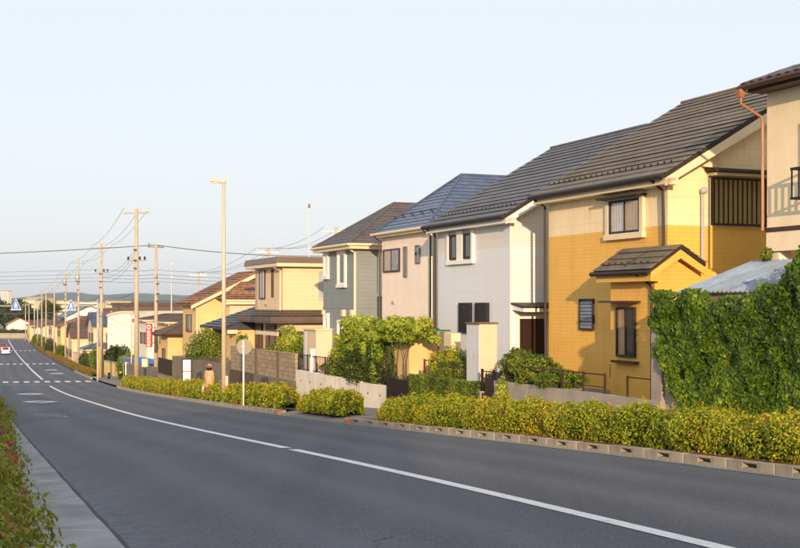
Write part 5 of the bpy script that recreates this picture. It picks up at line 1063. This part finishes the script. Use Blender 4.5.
bush('rounded_bush', 'big rounded clipped bush in front of the white warehouse', at(116.5, 133), (1.5, 1.4, 1.75), 12000, .2, M['leaf_dark'], seed=61); bush('rounded_bush', 'smaller rounded bush beside the dark blue awning', at(127.5, 118), (1.0, 1.0, 1.4), 7000, .17, M['leaf_mid'], seed=62)
bush('upright_hedge', 'tall bright green hedge left of the concrete pole', at(95.5, 140), (.7, 1.2, 1.5), 6000, .18, M['leaf_mid'], seed=63)
plain_house('yellowish house with flat brown roof behind the dark-banded pole', 158, 122, 5.5, 8, 5.9, .55, 'ochre_wall', 'roof_umber', 'h', win=True)
plain_house('tall grey-walled house side behind the red vertical sign', 139, 128, 4.6, 8, 6.2, .6, 'white_trim', 'roof_umber', 'h')
plain_house('cream house with brown shutters left of the white warehouse', 88, 172, 6, 8, 6.0, 1.6, 'cream_wall', 'roof_slate', 'y')
plain_house('broad house with dull red roof behind the poles', 75, 205, 9, 10, 6.4, 2.2, 'ochre_wall', 'roof_red', 'x')
plain_house('cream gabled house between the two transformer poles', 68, 196, 5.5, 8, 4.2, 2.0, 'cream_wall', 'roof_umber', 'y')
plain_house('ochre house with small slate porch roof by the transformer pole', 82, 168, 4, 5, 2.6, 1.0, 'ochre_wall', 'roof_slate', 'h', win=False)
plain_house('orange-walled house with orange tiled roof beyond the crossing sign', 57, 232, 6, 9, 5.6, 1.8, 'ochre_wall', 'roof_orange', 'x')
plain_house('pale house with umber hip roof farther down the street', 48.5, 262, 7, 9, 5.6, 2.0, 'cream_wall', 'roof_umber', 'h')
plain_house('house with salmon red roof near the bottom of the slope', 40, 300, 7, 9, 5.0, 2.2, 'cream_wall', 'roof_red', 'x')
plain_house('low cream house with orange roof near the bottom of the slope', 33, 330, 8, 9, 4.4, 1.8, 'pink_wall', 'roof_orange', 'x')
plain_house('last ochre house on the row where the street ends', 27, 365, 8, 9, 4.6, 2.0, 'ochre_wall', 'roof_umber', 'h')
plain_house('wide grey-roofed hall standing behind the red-roofed house', 58, 270, 14, 10, 7.5, 2.4, 'white_wall', 'roof_slate', 'x')
plain_house('slate-roofed house behind the row, left of the brown block', 97, 230, 9, 9, 6.8, 2.0, 'cream_wall', 'roof_slate', 'y')
plain_house('umber-roofed house far behind the warehouse', 128, 240, 10, 9, 6.2, 1.6, 'ochre_wall', 'roof_umber', 'x')
plain_house('low tiled house far behind the annex', 172, 200, 10, 9, 5.2, 1.4, 'cream_wall', 'roof_umber', 'h')
# garden walls along the far pavement
for i, (px, Y, L, lb) in enumerate(((104, 132, 10, 'ochre garden wall beyond the side street'), (89, 156, 14, 'pale garden wall by the bright green hedge'), (73, 186, 16, 'cream garden wall between the transformer poles'), (60, 218, 20, 'tan garden wall farther down the row'))):
    p = at(px, Y, rel=0.); w_ = thing('garden_wall', lb, 'wall', p, math.atan2(-CU, SU)+.06); obj('wall', MB().box(0, L, 0, .2, -.6, 1.7), M[['ochre_wall', 'cream_stucco', 'cream_wall', 'ochre_wall'][i]], w_); obj('coping', MB().box(-.05, L+.05, -.05, .25, 1.702, 1.8), M['concrete'], w_)
for i, (px, Y, r, lb) in enumerate(((85.5, 160, 1.3, 'garden bush over the pale wall'), (61, 205, 1.5, 'garden bush right of the crossing sign pole'), (50, 240, 1.8, 'yellowish garden bush by the receding poles'), (43, 275, 1.9, 'small garden tree among the receding poles'), (90, 152, 1.0, 'little round bush above the pale wall'), (37, 300, 2.0, 'dark garden bush near the street\'s lower end'))):
    bush('garden_bush', lb, at(px, Y), (r*.7, r*.7, r*.85), 3600, .22, M['leaf_mid' if i % 2 else 'leaf_dark'], 'bushes along the far pavement', seed=80+i)
# parapet across the end, trees and houses beyond
pw_ = thing('parapet_wall', 'long pale concrete parapet across the bottom of the road', 'wall', at(10, 398, rel=0.), 0); 
for i in range(5): obj('panel', MB().box(-34+i*8.5, -34+i*8.5+8.46, 0, .4, -.5, 1.3), M['concrete'], pw_)
obj('coping', MB().box(-34.1, 8.6, -.1, .5, 1.302, 1.5), M['concrete'], pw_)
for i in range(12):
    tree('broadleaf_tree', ['dense dark broadleaf tree in the wood beyond the parapet', 'paler broadleaf tree in the wood beyond the parapet'][i % 2], at(-22+i*6.5+R(-2, 2), 470+R(-20, 60)), R(9, 13.5), R(4, 5.5), R(7, 10), 2600, .8, M['leaf_far' if i % 2 == 0 else 'leaf_dark'], 200+i, 'dark trees beyond the parapet' if i % 2 == 0 else 'paler trees beyond the parapet', 11)
for i in range(5):
    bush('roadside_bush', 'low dark bush along the parapet at the road end', at(-3+i*8, 405+R(-2, 3)), (3, 2, 1.4), 1500, .35, M['leaf_far'], 'bushes along the parapet', seed=120+i)
plain_house('peach-coloured low house among the dark trees', 6, 432, 9, 8, 4.0, 2.0, 'pink_wall', 'roof_orange', 'x'); plain_house('white-walled low house among the dark trees', 14, 440, 8, 8, 3.6, 1.6, 'white_wall', 'roof_red', 'y')
# far apartment blocks
for i, (px, Y, w_, top, m, lb) in enumerate(((27, 900, 14, 300.5, 'cream_stucco', 'far beige apartment block above the poles'), (31.5, 950, 10, 299, 'pink_wall', 'far pinkish apartment block above the poles'), (36, 980, 16, 298, 'ochre_wall', 'far tan apartment block above the poles'), (60, 1000, 20, 301.5, 'cream_stucco', 'far pale block behind the crossing sign'), (85, 1100, 26, 302.5, 'white_trim', 'far white low block behind the concrete pole'), (4.5, 2400, 16, 291.5, 'pink_wall', 'far tower with red and white top in the hills'), (48, 1300, 14, 300.5, 'cream_stucco', 'far cream slab block between the receding poles'), (118, 1000, 24, 302, 'ochre_wall', 'far ochre block behind the brown building'))):
    p = at(px, Y, rel=0.); h = (305-top)*Y/1200-p[2]; b = thing('apartment_block', lb, 'building', p, -.3); obj('wall', MB().box(-w_/2, w_/2, 0, 12, -1, h), M[m], b); obj('parapet', MB().box(-w_/2-.3, w_/2+.3, -.3, 12.3, h, h+1.0), M['sign_red' if i == 5 else 'concrete'], b)
    for k in range(int(h/3.2)):
        obj('window_band', MB().box(-w_/2+1, w_/2-1, -.15, -.001, k*3.2+1, k*3.2+2.4), M['glass_grey'], b)
# hills
def hill(name, Y, x0, x1, prof, m, depth=900):
    mb = MB(); n = 160; rows = 6
    for j in range(rows+1):
        f = j/rows
        for i in range(n+1):
            x = x0+(x1-x0)*i/n; px = 400+1200*x/Y; h = np.interp(px, [q[0] for q in prof], [(305-q[1])*Y/1200 for q in prof]) + 2.2*math.sin(x*.021)+1.4*math.sin(x*.063+1)+.9*math.sin(x*.15)
            zb = -14.5; mb.v.append((x*(1+.0*f), Y-depth*.5*(1-f), zb+(h-zb)*math.sin(f*math.pi/2)+(1.3*math.sin(x*.05+f*9) if 0 < f < 1 else 0)))
    w = n+1; mb.f = [(j*w+i, j*w+i+1, (j+1)*w+i+1, (j+1)*w+i) for j in range(rows) for i in range(n)]
    o = struct(name, mb, m, True); return o
M['hill'] = mat('hill', S(60, 84, 72), .95, .4, .012, .08, .5); 
hill('hills', 5200, -4200, 1500, [(-500, 296), (0, 297), (18, 299.5), (45, 294.5), (70, 292.5), (105, 294.5), (140, 293.5), (190, 295), (230, 300), (300, 303), (700, 303)], M['hill'], 1500)
hill('hills_near', 2600, -2500, 700, [(-600, 300), (-40, 301), (0, 302.5), (60, 302.6), (130, 300.8), (200, 302.5), (260, 303.5), (700, 304)], M['hill'], 700)
# ---------------------------------------------------------------- cars going down the road
M['car_white'] = mat('car_white', S(232, 230, 226), .25, .03, 2, 40, 0, spec=.6); M['car_red'] = mat('car_red', S(176, 34, 28), .25, .05, 2, 40, 0, spec=.6); M['tyre'] = mat('tyre', S(28, 28, 30), .8, .1, 5, 40, .1); M['tail'] = mat('tail', S(190, 20, 16), .3, .05, 3, 40, 0)
def car(label, px, Y, m):
    p = at(px, Y, rel=.0); d = math.atan2(XC(Y+4)-XC(Y-4), 8); c = thing('car', label, 'car', p, -d, 'cars driving down the slope')
    prof = [(-1.95, .3), (1.95, .3), (2.0, .55), (1.9, .82), (1.0, .95), (.35, 1.45), (-1.1, 1.48), (-1.75, .98), (-1.98, .9), (-2.0, .5)]
    obj('body', MB().prism_x(prof, -.82, .82), M[m], c, bevel=.07); obj('rear_window', MB().hexa([(-.62, -1.74, 1.02), (.62, -1.74, 1.02), (.62, -1.7, 1.02), (-.62, -1.7, 1.02), (-.54, -1.2, 1.44), (.54, -1.2, 1.44), (.54, -1.15, 1.44), (-.54, -1.15, 1.44)]), M['glass_dark'], c)
    for s in (-1, 1):
        obj('side_window', MB().box(*(sorted((s*.821, s*.83))), -1.05, .5, 1.02, 1.38), M['glass_dark'], c); obj('tail_light', MB().box(*(sorted((s*.55, s*.8))), -2.03, -1.99, .62, .84), M['tail'], c)
        for y in (-1.25, 1.25):
            wh_ = obj('wheel', MB().tube([(s*.62, y, .31), (s*.84, y, .31)], .31, 16), M['tyre'], c); obj('rim', MB().tube([(s*.841, y, .31), (s*.85, y, .31)], .19, 12), M['galv'], wh_)
    obj('bumper', MB().box(-.8, .8, -2.06, -1.99, .32, .56), M[m], c, bevel=.02); obj('number_plate', MB().box(-.2, .2, -2.075, -2.061, .4, .54), M['sign_white'], c)
    return c
car('white hatchback seen from behind on the far slope', 5.5, 236, 'car_white'); car('red car just ahead of the white hatchback', 3.6, 250, 'car_red'); car('dark red car leading the small queue of cars', 3.0, 272, 'car_red')
# ---------------------------------------------------------------- houses on the near side of the street, behind and left of the camera: they shade the left lane
def near_house(label, n, t, W, D, h, rise, wm, rm):
    p = NT(n, t); root = thing('opposite_house', label, 'house', (p[0], p[1], zr(p[1])+.3), HROT, 'houses across the road')
    obj('wall', MB().prism_x([(-D, -1.5), (0, -1.5), (0, h), (-D/2, h+rise), (-D, h)], 0, W), M[wm], root)
    e = .5*rise/(D/2); rf = obj('roof', MB().prism_x([(.5, h-e), (.5, h-e+.16), (-D/2, h+rise+.18), (-D-.5, h-e+.16), (-D-.5, h-e), (-D/2, h+rise+.02)], -.4, W+.4), M[rm], root)
    Fb = Face('L', -.0)
    for x in (W*.15, W*.6):
        for z in (.9, 3.4):
            o = obj('window', MB().box(x, x+1.5, .001, .06, z, z+1.2), M['dark_metal'], root); obj('pane', MB().box(x+.06, x+1.44, .061, .07, z+.06, z+1.14), M['glass_dark'], o)
    return root
near_house('tall beige house across the road behind the viewpoint', -7, -17, 5.5, 7, 7.6, 1.2, 'cream_wall', 'roof_grey')
near_house('grey house across the road behind the viewpoint', -6.3, -4, 11, 7, 5.2, 1.4, 'white_wall', 'roof_umber')
near_house('pink house across the road left of the viewpoint', -6.3, 9, 10.5, 7, 5.2, 1.4, 'pink_wall', 'roof_slate')
near_house('ochre house across the road farther on', -6.3, 21, 10, 7, 5.2, 1.4, 'ochre_wall', 'roof_umber')
near_house('second cream house across the road farther on', -6.3, 35, 9.5, 7, 5.2, 1.4, 'cream_wall', 'roof_red')
near_house('low grey house across the road far behind the viewpoint', -6.3, -26, 12, 7, 5.2, 1.4, 'white_wall', 'roof_grey')
near_house('second pink house across the road well down the slope', -5.6, 52, 10, 7, 5.2, 1.4, 'pink_wall', 'roof_slate')
near_house('third cream house across the road well down the slope', -4.6, 70, 10, 7, 5.2, 1.4, 'cream_wall', 'roof_umber')
# ---------------------------------------------------------------- air
HAZE = 0.0001
hm = bpy.data.materials.new('haze'); hm.use_nodes = True; hn = hm.node_tree; hn.nodes.remove(hn.nodes['Principled BSDF'])
pv = hn.nodes.new('ShaderNodeVolumePrincipled'); pv.inputs['Color'].default_value = (.8, .88, .98, 1); pv.inputs['Density'].default_value = HAZE; pv.inputs['Anisotropy'].default_value = .2
hn.links.new(pv.outputs[0], hn.nodes['Material Output'].inputs['Volume'])
hz = obj('haze', MB().box(-7000, 7000, -400, 7000, -16.5, 75), hm); hz['kind'] = 'stuff'
